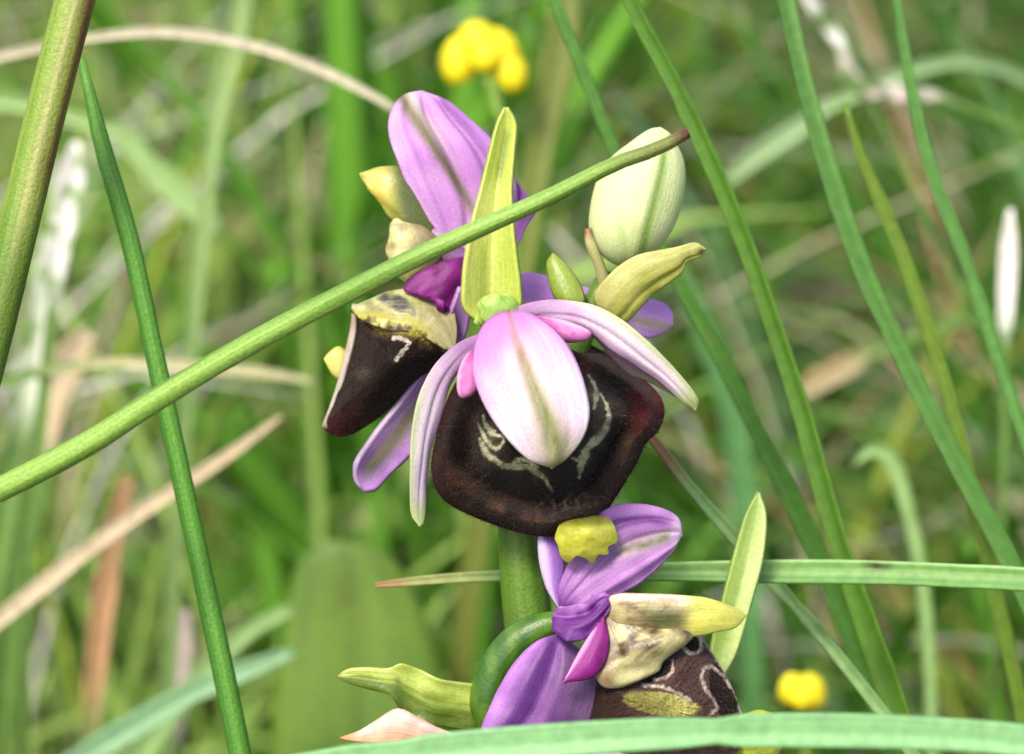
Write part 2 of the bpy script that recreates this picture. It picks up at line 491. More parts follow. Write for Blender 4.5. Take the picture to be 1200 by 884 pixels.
def meadow(name, n, palette, seed, label, hmin, hmax, wmin, wmax, ymin=15.0, ymax=105.0, lean=0.35, band=None, keep=None, droop=0.55):
    """a mass of grass: every blade a folded, tapering, leaning strip rooted in the soil"""
    r = np.random.default_rng(seed)
    m = n * 6
    y = ymin + (ymax - ymin) * r.random(m) ** 0.8
    half = 0.24 * (D + y * math.cos(PITCH)) + 9
    x = r.uniform(-1, 1, m) * half
    H = r.uniform(hmin, hmax, m)
    mpx, mpy = PX(np.stack((x, y, H * 0.5), 1))
    ok = np.ones(m, bool)
    if band: ok &= (mpx > band[0]) & (mpx < band[1])
    if keep: ok &= r.random(m) < keep(mpx, x, y)
    sel = np.where(ok)[0][:n]
    x, y, H, mpx = x[sel], y[sel], H[sel], mpx[sel]
    k = len(sel)
    wdt = r.uniform(wmin, wmax, k)
    cc = np.empty((k, 3))
    for lo, hi, cols in palette:
        q = np.where((mpx >= lo) & (mpx < hi))[0]
        cc[q] = np.array(cols)[r.integers(len(cols), size=len(q))]
    cc *= r.uniform(0.8, 1.2, k)[:, None]
    az = r.uniform(0, 2 * np.pi, k)
    slant = (mpx > 650) & (r.random(k) < 0.5)
    az = np.where(slant, r.normal(2.9, 0.5, k), az)
    ln = H * lean * r.uniform(0.2, 1.9, k)
    seg = 7
    t = np.linspace(0, 1, seg)[None]
    drop = r.uniform(0, droop, k)[:, None]
    c = np.stack((x[:, None] + (np.cos(az) * ln)[:, None] * t ** 1.7, y[:, None] + (np.sin(az) * ln * 0.7)[:, None] * t ** 1.7, -0.3 + H[:, None] * (t - drop * t ** 3)), -1)
    tw = r.uniform(0, np.pi, k)[:, None] + r.uniform(-0.8, 0.8, k)[:, None] * t
    sd_ = np.stack((np.cos(tw), np.sin(tw), 0 * tw), -1)
    wv = (wdt[:, None] * (1 - t ** 2.2) * (0.75 + 0.25 * np.sin(np.pi * t)) + 0.01)[..., None]
    nrm = unit(np.cross(np.gradient(c, axis=1), sd_))
    ring = np.stack((c - sd_ * wv / 2, c - nrm * (0.2 * wv + 0.012), c + sd_ * wv / 2, c - nrm * 0.2 * wv), 2)
    V = ring.reshape(-1, 3)
    F = (grid_faces(seg, 4, 0, True)[None] + (np.arange(k) * seg * 4)[:, None, None]).reshape(-1, 4)
    C = np.repeat(cc, seg * 4, 0)
    UV = np.tile(np.stack((np.repeat(t[0], 4), np.tile((0, .5, 1, .5), seg)), 1), (k, 1))
    o = mk(name, V, F, M_DRY if name.startswith('dry') else M_GRASS, None, C, UV, (0, 40, 0))
    tag(o, label, kind='stuff')


PAL = ((-1e6, 300, [G_MID, G_LITE, G_LITE, G_LITE * 1.1, G_YEL]), (300, 700, [G_MID, G_MID, G_MID, G_MID * 1.2, G_LITE * 0.85]), (700, 1e6, [G_MID * 0.85, G_DEEP, G_DEEP * 0.8, G_DEEP, G_BLUE * 0.7, G_YEL * 0.8, G_MID]))  # right-hand greens darkened to stand in for shading in dense grass
PAL_BROAD = ((-1e6, 1e6, [G_MID, G_MID, G_LITE * 0.75]),)
PAL_DRY = ((-1e6, 600, [STRAW, STRAW, STRAW, TAN, WHITE, WHITE]), (600, 1e6, [STRAW * 0.9, TAN, TAN, WHITE, STRAW]))
thin_right = lambda px, x, y: 1 - 0.75 * sm(900, 1000, px) * (1 - sm(1130, 1200, px))
meadow('meadow_grass', 1900, PAL, 21, 'tall blurred green grass behind the orchid', 12, 22, 0.14, 0.36, keep=thin_right)
meadow('meadow_grass', 9500, PAL, 22, 'thick lower green turf covering the soil', 5, 12, 0.13, 0.42, lean=0.6, keep=thin_right)
meadow('broad_grass', 60, PAL_BROAD, 25, 'broad soft green blades thick behind the flowers', 14, 23, 0.7, 1.5, ymin=16, ymax=34, lean=0.25, band=(290, 600))
meadow('dry_grass', 1300, PAL_DRY, 23, 'pale dry grass blades scattered among the green', 6, 18, 0.08, 0.3, lean=0.9, keep=lambda px, x, y: 0.05 + 0.95 * (1 - sm(230, 400, px)) + 0.3 * sm(760, 960, px))

# ================================================================== the orchid
BASE = np.array((*P(640, 1000, -0.2)[:2], 0.0)); BASE[0] = 0.5
orchid = tag(empty('orchid', BASE), 'spider orchid with dark velvety lips and lilac sepals, in focus', 'orchid')

stem_path = np.vstack((pts3([(712, 318, -0.35), (700, 350, -0.35), (665, 420, -0.4), (630, 500, -0.45), (612, 580, -0.45), (612, 650, -0.45), (618, 720, -0.45), (630, 800, -0.45), (640, 900, -0.5)]),
                       [(0.3, 0.3, 10), (0.45, 0.2, 5), (BASE[0], BASE[1], -0.4)]))
tube('stem', stem_path, [0.05, 0.08, 0.11, 0.14, 0.15, 0.155, 0.16, 0.16, 0.17, 0.19, 0.21, 0.22], M_CULM,
     lambda u, v, x, y: mix(c8(70, 110, 28), c8(98, 134, 38), sm(0.2, 0.8, vnoise(x / 14, y / 60, 4))), orchid, ns=18, nu=90, world=True, origin=BASE)

# ---------------------------------------------------------------- flower facing the camera
fl = pod('flower', [(560, 378, 0.1), (556, 362, 0.16), (566, 348, 0.2), (580, 345, 0.2)], [(612, 372, 0.1), (606, 360, 0.16), (598, 350, 0.2), (580, 345, 0.2)], M_WAX,
         lambda u, v, x, y: mix(c8(160, 205, 70), c8(200, 228, 120), vnoise(x / 7, y / 7, 1)), orchid, depth=0.9, lump=0.5)
fl['label'] = 'flower turned to the camera, its pale pink sepal hanging over the brown lip'


def c_dorsalA(u, v, x, y):
    c = mix(c8(226, 146, 218), c8(244, 218, 238), sm(0.15, 0.75, u + 0.25 * (v - 0.5) + 0.25 * (vnoise(x / 30, y / 30, 2) - 0.5)))
    c = mix(c, c8(226, 140, 226), 0.55 * (1 - sm(0.0, 0.12, np.minimum(v, 1 - v))) * (1 - sm(0.4, 0.7, u)))
    c = mix(c, c8(250, 244, 240), 0.6 * (1 - sm(0.02, 0.10, np.minimum(v, 1 - v))) * sm(0.5, 0.8, u))
    mx = np.interp(y, [366, 400, 440, 480, 510, 535, 549], [596, 606, 620, 636, 648, 655, 650])
    wv = np.interp(u, [0, 0.3, 0.55, 0.8, 0.93, 1], [2.2, 3.4, 8, 15, 17, 8])
    k = np.exp(-((x - mx) / wv) ** 2)
    c = mix(c, c8(214, 200, 160), 0.85 * np.exp(-((x - mx) / (wv * 1.7)) ** 2) * sm(0.1, 0.5, u))
    c = mix(c, mix(c8(176, 120, 124), c8(106, 118, 40), sm(0.3, 0.6, u)), 0.9 * k * (0.7 + 0.4 * vnoise(x / 5, y / 12, 6)))
    for q, a in ((0.16, .16), (0.3, .2), (0.7, .2), (0.84, .16)):
        c = mix(c, c8(214, 130, 214), a * np.exp(-((v - q) / 0.014) ** 2) * sm(0.03, .3, u) * (1 - sm(.6, .9, u)))
    return c


sheet('sepal', [(590, 366, 0.30), (568, 378, 0.45), (555, 408, 0.62), (556, 445, 0.78), (570, 480, 0.86), (592, 512, 0.9), (618, 538, 0.9), (646, 549, 0.88)],
      [(590, 366, 0.30), (622, 368, 0.45), (650, 387, 0.62), (671, 415, 0.76), (685, 450, 0.86), (691, 484, 0.9), (684, 512, 0.9), (665, 537, 0.9), (646, 550, 0.88)],
      M_PETAL, c_dorsalA, fl, bulge=0.13, fold=0.03, ruffle=0.05, thick=0.025, creases=((0.5, -0.03, 0.05), (0.2, -0.012, 0.05), (0.78, -0.012, 0.05)), nu=48, nv=33, seed=3)


def c_latA(green_v):
    def f(u, v, x, y):
        vv = v if green_v else 1 - v
        c = mix(c8(222, 164, 220), c8(240, 220, 236), sm(0.1, 0.55, u + 0.2 * (vnoise(x / 16, y / 16, 3) - .5)))
        c = mix(c, c8(190, 208, 136), 0.85 * (1 - sm(0.0, 0.36, vv)) * sm(0.2, 0.55, u))
        c = mix(c, c8(182, 136, 186), 0.8 * sm(0.6, 0.92, vv))
        c = mix(c, c8(200, 216, 146), sm(0.82, 0.96, u))
        return c
    return f


sheet('sepal', [(580, 388, 0.12), (556, 393, 0.2), (534, 404, 0.3), (509, 428, 0.42), (492, 460, 0.5), (484, 495, 0.52), (481, 540, 0.5), (480, 580, 0.44), (482, 605, 0.4), (492, 617, 0.38)],
      [(580, 388, 0.12), (570, 404, 0.2), (552, 420, 0.27), (536, 440, 0.32), (523, 465, 0.38), (515, 492, 0.4), (507, 520, 0.4), (501, 560, 0.38), (499, 595, 0.36), (497, 612, 0.36), (492, 617, 0.38)],
      M_PETAL, c_latA(True), fl, bulge=0.13, ruffle=0.09, creases=((0.55, -0.05, 0.08),), thick=0.022, nu=44, nv=21, seed=5)
sheet('sepal', [(590, 374, 0.08), (604, 361, 0.16), (624, 354, 0.26), (652, 351, 0.36), (690, 356, 0.5), (726, 373, 0.58), (757, 398, 0.6), (787, 428, 0.58), (809, 454, 0.55), (819, 470, 0.5), (815, 481, 0.46)],
      [(590, 374, 0.08), (608, 384, 0.16), (640, 382, 0.28), (672, 384, 0.38), (700, 397, 0.46), (728, 418, 0.5), (748, 432, 0.5), (768, 444, 0.5), (785, 458, 0.5), (800, 473, 0.48), (815, 481, 0.46)],
      M_PETAL, c_latA(True), fl, bulge=0.13, ruffle=0.09, creases=((0.55, -0.05, 0.08),), thick=0.022, nu=44, nv=21, seed=6)
# rolled-in underside of that sepal
sheet('sepal_edge', [(680, 381, 0.34), (705, 393, 0.4), (728, 412, 0.42), (748, 428, 0.42), (770, 442, 0.42), (792, 466, 0.42)],
      [(680, 381, 0.34), (700, 400, 0.3), (720, 424, 0.28), (738, 440, 0.3), (756, 446, 0.34), (792, 466, 0.42)],
      M_PETAL, lambda u, v, x, y: mix(c8(190, 150, 176), c8(150, 150, 110), sm(0.3, 0.9, u)), fl, bulge=-0.1, nu=20, nv=9)
c_pet = lambda u, v, x, y: mix(mix(c8(206, 92, 176), c8(228, 136, 204), sm(0.2, 0.8, vnoise(x / 7, y / 7, 8))), c8(250, 214, 236), 0.7 * (1 - sm(0.0, 0.2, v)))
sheet('petal', [(558, 408, 0.3), (546, 416, 0.4), (537, 434, 0.45), (535, 455, 0.46), (540, 467, 0.46), (553, 464, 0.45)],
      [(558, 408, 0.3), (564, 430, 0.4), (562, 452, 0.44), (553, 464, 0.45)], M_PETAL, c_pet, fl, bulge=0.3, nu=22, nv=13, ruffle=0.06, seed=2)
sheet('petal', [(626, 370, 0.3), (655, 374, 0.44), (680, 382, 0.5), (693, 390, 0.5), (691, 397, 0.48)],
      [(626, 370, 0.3), (645, 396, 0.4), (665, 402, 0.44), (680, 401, 0.46), (691, 397, 0.48)], M_PETAL, c_pet, fl, bulge=0.25, nu=22, nv=13, ruffle=0.06, seed=4)

LIP_A = [(509, 518), (505, 548), (511, 574), (526, 591), (546, 602), (575, 614), (610, 625), (645, 629), (680, 620), (705, 606), (722, 583), (735, 562), (748, 540), (757, 520), (772, 505),
         (779, 482), (773, 463), (757, 446), (735, 430), (702, 409), (670, 396), (636, 392), (598, 398), (560, 416), (534, 448), (518, 484)]


def z_lipA(r, th, x, y):
    bottom = sm(-0.4, 0.9, np.sin(th))
    z = 0.46 - 0.56 * sm(0.25, 0.76, r) + (0.04 + 0.20 * bottom) * sm(0.66, 0.92, r) - 0.20 * sm(0.84, 1.0, r) + 0.07 * (vnoise(np.cos(th) * 4 + 9, np.sin(th) * 4, 44) - 0.5) * sm(0.6, 1, r)
    z = z + 0.05 * np.sin(th * 5 + 0.6) * sm(0.5, 1, r) + 0.05 * (vnoise(x / 28, y / 28, 17) - 0.5) * sm(0.3, 0.8, r)
    return z + 0.10 - 0.35 * sm(0.2, 1, r) * (1 - sm(-0.9, 0.0, np.sin(th)))


def c_lipA(r, th, x, y):
    n1 = vnoise(x / 11, y / 11, 4); n2 = vnoise(x / 3.2, y / 3.2, 9)
    c = mix(c8(15, 8, 7), c8(30, 17, 13), n1)
    c = mix(c, c8(96, 70, 54), 0.9 * sm(0.62, 0.84, r) * (1 - sm(0.88, 0.97, r)) * sm(-0.35, 0.5, np.sin(th)) * (0.1 + 0.9 * sm(.2, .8, vnoise(x / 20, y / 20, 31))) * (0.5 + 0.7 * n2))  # velvet sheen of the lower border painted into the brown
    c = mix(c, c8(74, 20, 16), 0.85 * sm(0.84, 0.97, r) * (0.4 + 0.6 * n1))
    c = mix(c, c8(104, 26, 22), 0.75 * np.exp(-(((x - 764) / 24) ** 2 + ((y - 480) / 34) ** 2)))
    c = mix(c, c8(70, 22, 14), 0.6 * np.exp(-(((x - 525) / 22) ** 2 + ((y - 570) / 22) ** 2)))
    c = mix(c, c8(96, 66, 56), 0.6 * np.exp(-(((x - 552) / 13) ** 2 + ((y - 490) / 26) ** 2)) * n2)
    c = mix(c, c8(96, 60, 52), 0.6 * np.exp(-(((x - 690) / 10) ** 2 + ((y - 430) / 24) ** 2)) * n2)
    for bx, by, sx, sy in ((577, 516, 11, 15), (604, 546, 20, 6), (634, 558, 10, 8), (702, 504, 9, 20), (686, 536, 8, 12), (696, 460, 5, 14)):
        c = mix(c, c8(150, 138, 92), 0.45 * np.exp(-(((x - bx) / sx) ** 2 + ((y - by) / sy) ** 2) * 1.2) * (0.35 + 0.8 * n2))
    c = mix(c, c8(150, 138, 110), 0.7 * np.exp(-(((x - 672) / 30) ** 2 + ((y - 592) / 12) ** 2)) * sm(0.35, 0.8, n2))  # whitish gloss of the hairs, painted as a spot
    return c


EYE_A = (([(690, 440), (697, 452), (699, 464), (696, 478)], [3, 6, 8, 5]),
                 ([(704, 462), (712, 478), (713, 492), (706, 508), (694, 520), (684, 530)], [3, 6, 9, 13, 14, 8]),
                 ([(690, 524), (684, 536), (681, 546), (679, 560)], [6, 14, 10, 3]),
                 ([(672, 538), (680, 540), (688, 534)], [5, 9, 6]),
                 ([(560, 496), (566, 508), (572, 519), (581, 526), (588, 521), (589, 513), (579, 508), (572, 500)], [3, 6, 7, 6, 6, 5, 4, 3]),
                 ([(562, 514), (568, 528), (578, 538), (592, 546), (608, 547), (620, 548), (632, 556), (640, 564), (647, 575)], [4, 9, 9, 10, 11, 9, 9, 6, 3]),
                 ([(596, 548), (606, 540), (618, 540), (630, 548)], [4, 8, 8, 5]),
                 ([(566, 488), (570, 500), (578, 508)], [3, 7, 9]))
lipA, dA, OA = lip('lip', LIP_A, (640, 500), z_lipA, lambda r, th, x, y: strokes(c_lipA(r, th, x, y), x, y, [(p_, [q_ * 0.72 for q_ in w_]) for p_, w_ in EYE_A], c8(240, 234, 190), soft=1.3, seed=4), fl, M_VELVET, seed=1, nr=96, nth=320)

# short velvet hairs along the lip's border
def hairs(name, O, centre, depth, n, length, colr, parent, seed, rmin=0.86):
    r = np.random.default_rng(seed)
    V = []; F = []; C = []
    for i in range(n):
        k = r.integers(len(O))
        if O[k, 1] < centre[1] - 20 and r.random() < 0.75: continue
        rr = rmin + (1 - rmin) * r.random() ** 0.5
        x = centre[0] + (O[k, 0] - centre[0]) * rr + r.normal(0, 1.0); y = centre[1] + (O[k, 1] - centre[1]) * rr + r.normal(0, 1.0)
        p = P(x, y, depth(x, y) - 0.005)
        out = unit(np.array((O[k, 0] - centre[0], O[k, 1] - centre[1])))
        dr = rt * out[0] - up * out[1]
        dirv = unit(dr * r.uniform(0.2, 0.9) - fw * r.uniform(0.3, 1) + r.normal(0, 0.25, 3))
        L_ = length * r.uniform(0.5, 1.2); wd_ = 0.0035
        s = unit(np.cross(dirv, fw)); b = unit(np.cross(dirv, s))
        o = len(V)
        V += [p + s * wd_, p - s * wd_ * .5 + b * wd_ * .87, p - s * wd_ * .5 - b * wd_ * .87, p + dirv * L_]
        F += [(o, o + 1, o + 3), (o + 1, o + 2, o + 3), (o + 2, o, o + 3)]
        C += [colr * r.uniform(0.3, 1.0) * (1.0 + 1.6 * (r.random() < 0.12))] * 4
    o = mk(name, np.array(V), F, M_CREAM, parent, np.array(C), np.zeros((len(V), 2)), V[0])
    o['kind'] = 'stuff'


hairs('lip_hair', OA, (640, 500), dA, 3800, 0.034, c8(74, 54, 44), fl, 5, rmin=0.6)

AP_A = [(656, 612), (650, 630), (654, 640), (657, 652), (666, 660), (675, 652), (686, 655), (695, 661), (701, 651), (713, 650), (713, 641), (724, 634), (719, 614), (708, 603), (690, 598), (670, 602)]
lip('lip_appendage', AP_A, (688, 628), lambda r, th, x, y: 0.40 - 0.25 * (1 - sm(598, 620, y)) - 0.14 * (((x - 688) / 36) ** 2 + ((y - 628) / 32) ** 2) + 0.025 * (vnoise(x / 16, y / 16, 9) - 0.5), lambda r, th, x, y: mix(mix(c8(222, 220, 84), c8(204, 206, 64), sm(0.2, 0.9, vnoise(x / 9, y / 9, 3))), c8(96, 84, 50), 0.7 * (1 - sm(600, 612, y + 5 * vnoise(x / 3, y / 3, 2)))),
    fl, M_WAX, nr=30, nth=120, thick=0.06, rag=0.003)

# ---------------------------------------------------------------- flower facing left, upper
flB = pod('flower', [(548, 330, -0.42), (520, 310, -0.45), (500, 285, -0.45), (494, 262, -0.45)], [(562, 310, -0.42), (548, 290, -0.45), (530, 268, -0.45), (494, 262, -0.45)], M_WAX,
          lambda u, v, x, y: mix(PURPLE, c8(120, 110, 70), vnoise(x / 9, y / 9, 1)), orchid, depth=0.7)
flB['label'] = 'flower turned to the left, lilac sepal standing up behind the green bract'


def c_dorsalB(u, v, x, y):
    c = mix(c8(194, 126, 206), c8(220, 164, 224), vnoise(x / 26, y / 26, 2))
    d = np.minimum(v, 1 - v)
    c = mix(c, c8(232, 186, 244), 0.6 * (1 - sm(0.03, 0.16, v)) * (1 - sm(.8, 1, u)))  # highlight strip on the left margin is put into the colour
    mx = np.interp(y, [112, 130, 160, 200, 235, 280], [470, 480, 500, 527, 548, 566])
    k = np.abs(x - mx) * 0.77
    c = mix(c, c8(222, 206, 190), 0.85 * np.exp(-((x - mx - 9) / 9) ** 2) * sm(0.45, 0.75, u) * (1 - sm(.93, 1, u)))
    c = mix(c, c8(106, 104, 44), 0.95 * np.exp(-(k / np.interp(y, [110, 130, 200, 240], [5, 8, 6, 5])) ** 2) * (1 - sm(.95, 1, u)) * sm(0.15, 0.4, u))
    fx = np.interp(y, [120, 150, 190, 230], [520, 548, 578, 600])
    c = mix(c, c8(146, 80, 172), 0.8 * np.exp(-((x - fx) / 7) ** 2))  # shade of the right-hand fold, painted as a darker line
    c = mix(c, c8(120, 70, 110), 0.5 * (1 - sm(0.0, 0.05, d)) * sm(.7, .9, u))
    return c


sheet('sepal', [(540, 305, -0.40), (508, 266, -0.40), (482, 226, -0.38), (464, 186, -0.38), (455, 150, -0.42), (460, 126, -0.46), (474, 111, -0.5), (494, 106, -0.52)],
      [(540, 305, -0.40), (580, 285, -0.5), (604, 255, -0.55), (607, 226, -0.55), (597, 190, -0.55), (577, 162, -0.54), (552, 140, -0.53), (525, 118, -0.52), (494, 106, -0.52)],
      M_PETAL, c_dorsalB, flB, bulge=0.13, fold=-0.03, ruffle=0.05, nu=56, nv=41, seed=9, creases=((0.47, -0.05, 0.05), (0.76, -0.07, 0.05), (0.12, 0.04, 0.06)))
sheet('petal', [(585, 305, -0.5), (597, 270, -0.55), (600, 235, -0.6), (606, 214, -0.65)], [(585, 305, -0.5), (606, 288, -0.5), (617, 266, -0.55), (628, 244, -0.6), (606, 214, -0.65)],
      M_PETAL, lambda u, v, x, y: mix(c8(132, 50, 150), c8(206, 150, 224), 0.8 * (1 - sm(0.55, 0.95, u)) * 0 + sm(0.6, 0.9, v) * 0.4), flB, bulge=0.12, nu=24, nv=11)


def c_colB(u, v, x, y):
    c = mix(c8(196, 194, 84), c8(170, 176, 90), vnoise(x / 9, y / 9, 4))
    c = mix(c, c8(222, 196, 80), np.exp(-(((x - 448) / 12) ** 2 + ((y - 222) / 14) ** 2)))
    c = mix(c, c8(86, 100, 48), 0.95 * sm(452, 476, x - (y - 230) * 0.15))  # shadow on the column's right side, painted grey-green
    return c


pod('column', [(421, 203, -0.45), (432, 226, -0.42), (447, 247, -0.4), (466, 264, -0.4), (490, 280, -0.42), (515, 290, -0.45)],
    [(421, 203, -0.45), (448, 195, -0.45), (472, 200, -0.45), (492, 222, -0.46), (508, 250, -0.46), (515, 290, -0.45)], M_WAX, c_colB, flB, depth=0.5, lump=0.4)
pod('stigma', [(466, 250, -0.4), (454, 268, -0.38), (451, 296, -0.36), (456, 318, -0.36), (474, 330, -0.36)], [(466, 250, -0.4), (492, 262, -0.4), (512, 285, -0.4), (512, 312, -0.4), (474, 330, -0.36)], M_WAX,
    lambda u, v, x, y: mix(mix(c8(206, 204, 130), c8(166, 150, 104), sm(.3, .8, vnoise(x / 8, y / 8, 3))), c8(140, 120, 90), sm(470, 505, x) * 0.9), flB, depth=0.4, lump=0.4)
sheet('petal', [(545, 300, -0.3), (520, 306, -0.22), (494, 318, -0.2), (472, 336, -0.2), (484, 346, -0.2), (505, 345, -0.2)],
      [(545, 300, -0.3), (545, 325, -0.25), (540, 348, -0.22), (526, 362, -0.2), (515, 356, -0.2), (505, 345, -0.2)], M_PETAL,
      lambda u, v, x, y: mix(c8(104, 14, 92), c8(150, 36, 142), vnoise(x / 9, y / 11, 6)), flB, bulge=0.15, nu=24, nv=15, ruffle=0.2, seed=7)


def c_latB(u, v, x, y):
    c = mix(c8(178, 124, 206), c8(208, 164, 222), vnoise(x / 14, y / 14, 2))
    k = np.exp(-((v - 0.48) / 0.24) ** 2) * sm(0.42, 0.6, u) * (1 - sm(0.86, 0.97, u))
    c = mix(c, c8(124, 126, 84), 0.95 * k)  # shading of the hollow inside, coloured in along the groove
    return mix(c, c8(226, 206, 226), 0.7 * (1 - sm(0.02, 0.12, v)) * sm(0.4, 0.6, u))


sheet('sepal', [(540, 338, -0.15), (529, 368, -0.2), (517, 400, -0.3), (495, 440, -0.36), (463, 482, -0.34), (437, 514, -0.3), (421, 540, -0.15), (417, 560, -0.18), (425, 574, -0.2)],
      [(540, 338, -0.15), (549, 360, -0.2), (547, 385, -0.3), (532, 430, -0.42), (512, 486, -0.45), (488, 524, -0.42), (463, 549, -0.32), (441, 571, -0.2), (425, 574, -0.2)],
      M_PETAL, c_latB, flB, bulge=-0.16, ruffle=0.05, nu=44, nv=19, seed=11)
sheet('sepal', [(596, 326, -0.45), (620, 319, -0.5), (650, 326, -0.55), (692, 338, -0.6), (740, 348, -0.62), (773, 353, -0.65), (788, 366, -0.66), (788, 382, -0.66)],
      [(596, 326, -0.45), (620, 362, -0.5), (650, 366, -0.5), (690, 370, -0.55), (728, 386, -0.6), (757, 397, -0.64), (777, 391, -0.66), (788, 382, -0.66)],
      M_PETAL, lambda u, v, x, y: mix(mix(c8(186, 124, 220), c8(216, 166, 234), vnoise(x / 20, y / 12, 3)), c8(160, 160, 110), 0.8 * np.exp(-((v - 0.62) / 0.16) ** 2) * sm(.6, .8, u)),
      flB, bulge=0.12, ruffle=0.06, nu=36, nv=17, seed=13)

LIP_B = [(413, 360), (432, 353), (462, 342), (500, 340), (526, 356), (538, 388), (532, 418), (508, 436), (482, 456), (458, 478), (434, 497), (408, 511), (388, 510), (380, 499), (388, 476), (398, 446), (406, 412), (412, 385)]


def z_lipB(r, th, x, y):
    return -0.16 - 0.30 * r ** 2 + 0.22 * sm(405, 520, x) * (1 - r ** 2) - 0.10 * sm(480, 385, y) * 0


def yel_line(x):
    return np.interp(x, [405, 420, 440, 470, 500, 530], [368, 372, 388, 393, 402, 418])


def c_lipB(r, th, x, y):
    n1 = vnoise(x / 9, y / 9, 5); n2 = vnoise(x / 3, y / 3, 6)
    c = mix(c8(28, 14, 10), c8(46, 26, 19), n1)
    c = mix(c, c8(86, 20, 22), 0.8 * sm(470, 505, y) * (0.5 + 0.5 * n1))
    c = mix(c, c8(112, 100, 84), 0.5 * np.exp(-(((x - 425) / 9) ** 2 + ((y - 437) / 7) ** 2)) * n2 * 1.6)
    e = yel_line(x) - y + 3 * (n2 - 0.5) + 5 * (n1 - .5)
    yc = mix(c8(176, 168, 70), c8(190, 190, 128), sm(10, 26, e)) * (0.75 + 0.4 * n1)[..., None]
    yc = mix(yc, c8(150, 160, 96), 0.6 * sm(490, 525, x))
    c = mix(c, c8(96, 74, 36), sm(-9, 0, e))
    c = mix(c, yc, sm(-1, 5, e))
    c = mix(c, c8(40, 34, 36), 0.95 * sm(1.25, 0.6, ((x - 464) / 20) ** 2 + ((y - 354 - (x - 462) * .35) / 9) ** 2 + .9 * (n1 - .5)))
    return c


EYE_B = [([(461, 396), (470, 397), (479, 402), (472, 412), (464, 422)], [5, 5, 5, 5, 5])]
lipB, dB, OB = lip('lip', LIP_B, (458, 420), z_lipB, lambda r, th, x, y: strokes(c_lipB(r, th, x, y), x, y, EYE_B, c8(240, 226, 206), soft=1.2, seed=2), flB, M_VELVET, seed=21, nr=80, nth=260)


def c_hoodB(u, v, x, y):
    n1 = vnoise(x / 9, y / 9, 5)
    c = mix(c8(196, 194, 132), c8(146, 142, 84), sm(0.2, 0.8, 0.6 * n1 + 0.4 * vnoise(x / 4, y / 4, 9)))
    c = mix(c, c8(182, 176, 68), sm(0.55, 0.85, v + 0.15 * (n1 - .5)) * (1 - sm(500, 520, x)))
    c = mix(c, c8(170, 160, 120), 0.7 * sm(488, 520, x))
    c = mix(c, c8(34, 28, 30), 0.9 * sm(1.6, 0.3, ((x - 466) / 20) ** 2 + ((y - 356 - (x - 466) * .35) / 9.5) ** 2 + 1.4 * (n1 - .5)))
    return mix(c, c8(74, 54, 28), sm(0.86, 0.99, v + 0.25 * (vnoise(x / 4, y / 4, 12) - .5)))


sheet('lip_hood', [(412, 359, -0.34), (432, 352, -0.30), (462, 340, -0.28), (500, 338, -0.28), (526, 352, -0.26), (534, 380, -0.2), (534, 412, -0.12)],
      [(412, 363, -0.26), (424, 375, -0.2), (442, 384, -0.13), (470, 389, -0.09), (500, 398, -0.09), (520, 409, -0.1), (534, 414, -0.12)], M_WAX, c_hoodB, flB, bulge=0.08, ruffle=0.10, nu=60, nv=31, thick=0.02, seed=14)
hairs('lip_hair', OB, (452, 440), dB, 500, 0.028, c8(90, 66, 54), flB, 6, rmin=0.3)
# pale upturned rim on the far side of the lip
sheet('lip_rim', [(413, 356, -0.40), (410, 385, -0.42), (402, 420, -0.44), (393, 455, -0.46), (377, 500, -0.48)], [(415, 362, -0.36), (416, 388, -0.36), (408, 424, -0.38), (398, 460, -0.42), (383, 502, -0.44)],
      M_PETAL, lambda u, v, x, y: mix(c8(226, 214, 196), c8(150, 120, 100), vnoise(x / 6, y / 14, 6) * 0.7), flB, nu=24, nv=7, thick=0.03)
sheet('lip_appendage', [(412, 418, -0.5), (398, 406, -0.5), (386, 412, -0.5), (379, 421, -0.5)], [(412, 440, -0.5), (402, 446, -0.5), (390, 440, -0.5), (379, 421, -0.5)], M_WAX,
      lambda u, v, x, y: mix(c8(206, 200, 84), c8(228, 220, 120), v), flB, bulge=0.1, nu=14, nv=9, thick=0.05)

# ---------------------------------------------------------------- lower flower facing right
flC = tube('flower', [(655, 728, 0.0), (628, 738, -0.02), (600, 758, -0.05), (580, 790, -0.08), (572, 830, -0.12), (590, 890, -0.3), (625, 940, -0.45)], [0.07, 0.10, 0.115, 0.12, 0.12, 0.11, 0.10], M_WAX,
           lambda u, v, x, y: mix(c8(64, 108, 26), c8(96, 136, 42), sm(0.3, 0.8, vnoise(x / 12, y / 30, 5))), orchid, ns=16, nu=50, ridges=0.05)
flC['label'] = 'lower flower turned to the right, with white outlined patches on its lip'


def c_dorsalC(u, v, x, y):
    c = mix(c8(164, 104, 180), c8(200, 146, 208), vnoise(x / 22, y / 18, 7))
    ly = np.interp(x, [700, 725, 760, 785, 800], [652, 646, 636, 627, 622])
    e = y - ly
    c = mix(c, c8(224, 206, 200), 0.75 * np.exp(-(e / 9) ** 2) * sm(715, 735, x) * (1 - sm(785, 797, x)))
    c = mix(c, c8(92, 106, 40), 0.95 * np.exp(-((e - 1) / 5.4) ** 2) * sm(710, 730, x) * (1 - sm(778, 792, x)) * (0.6 + .5 * vnoise(x / 6, y / 4, 2)))
    ry = np.interp(x, [690, 720, 760, 790], [628, 610, 608, 616])
    c = mix(c, c8(116, 56, 140), 0.9 * np.exp(-((y - ry) / 5.5) ** 2) * (1 - sm(770, 795, x)))  # dark line paints the shade of the upper fold
    c = mix(c, c8(234, 212, 236), 0.7 * sm(784, 796, x))
    return mix(c, c8(136, 68, 168), 0.5 * (1 - sm(0.0, 0.3, u)))


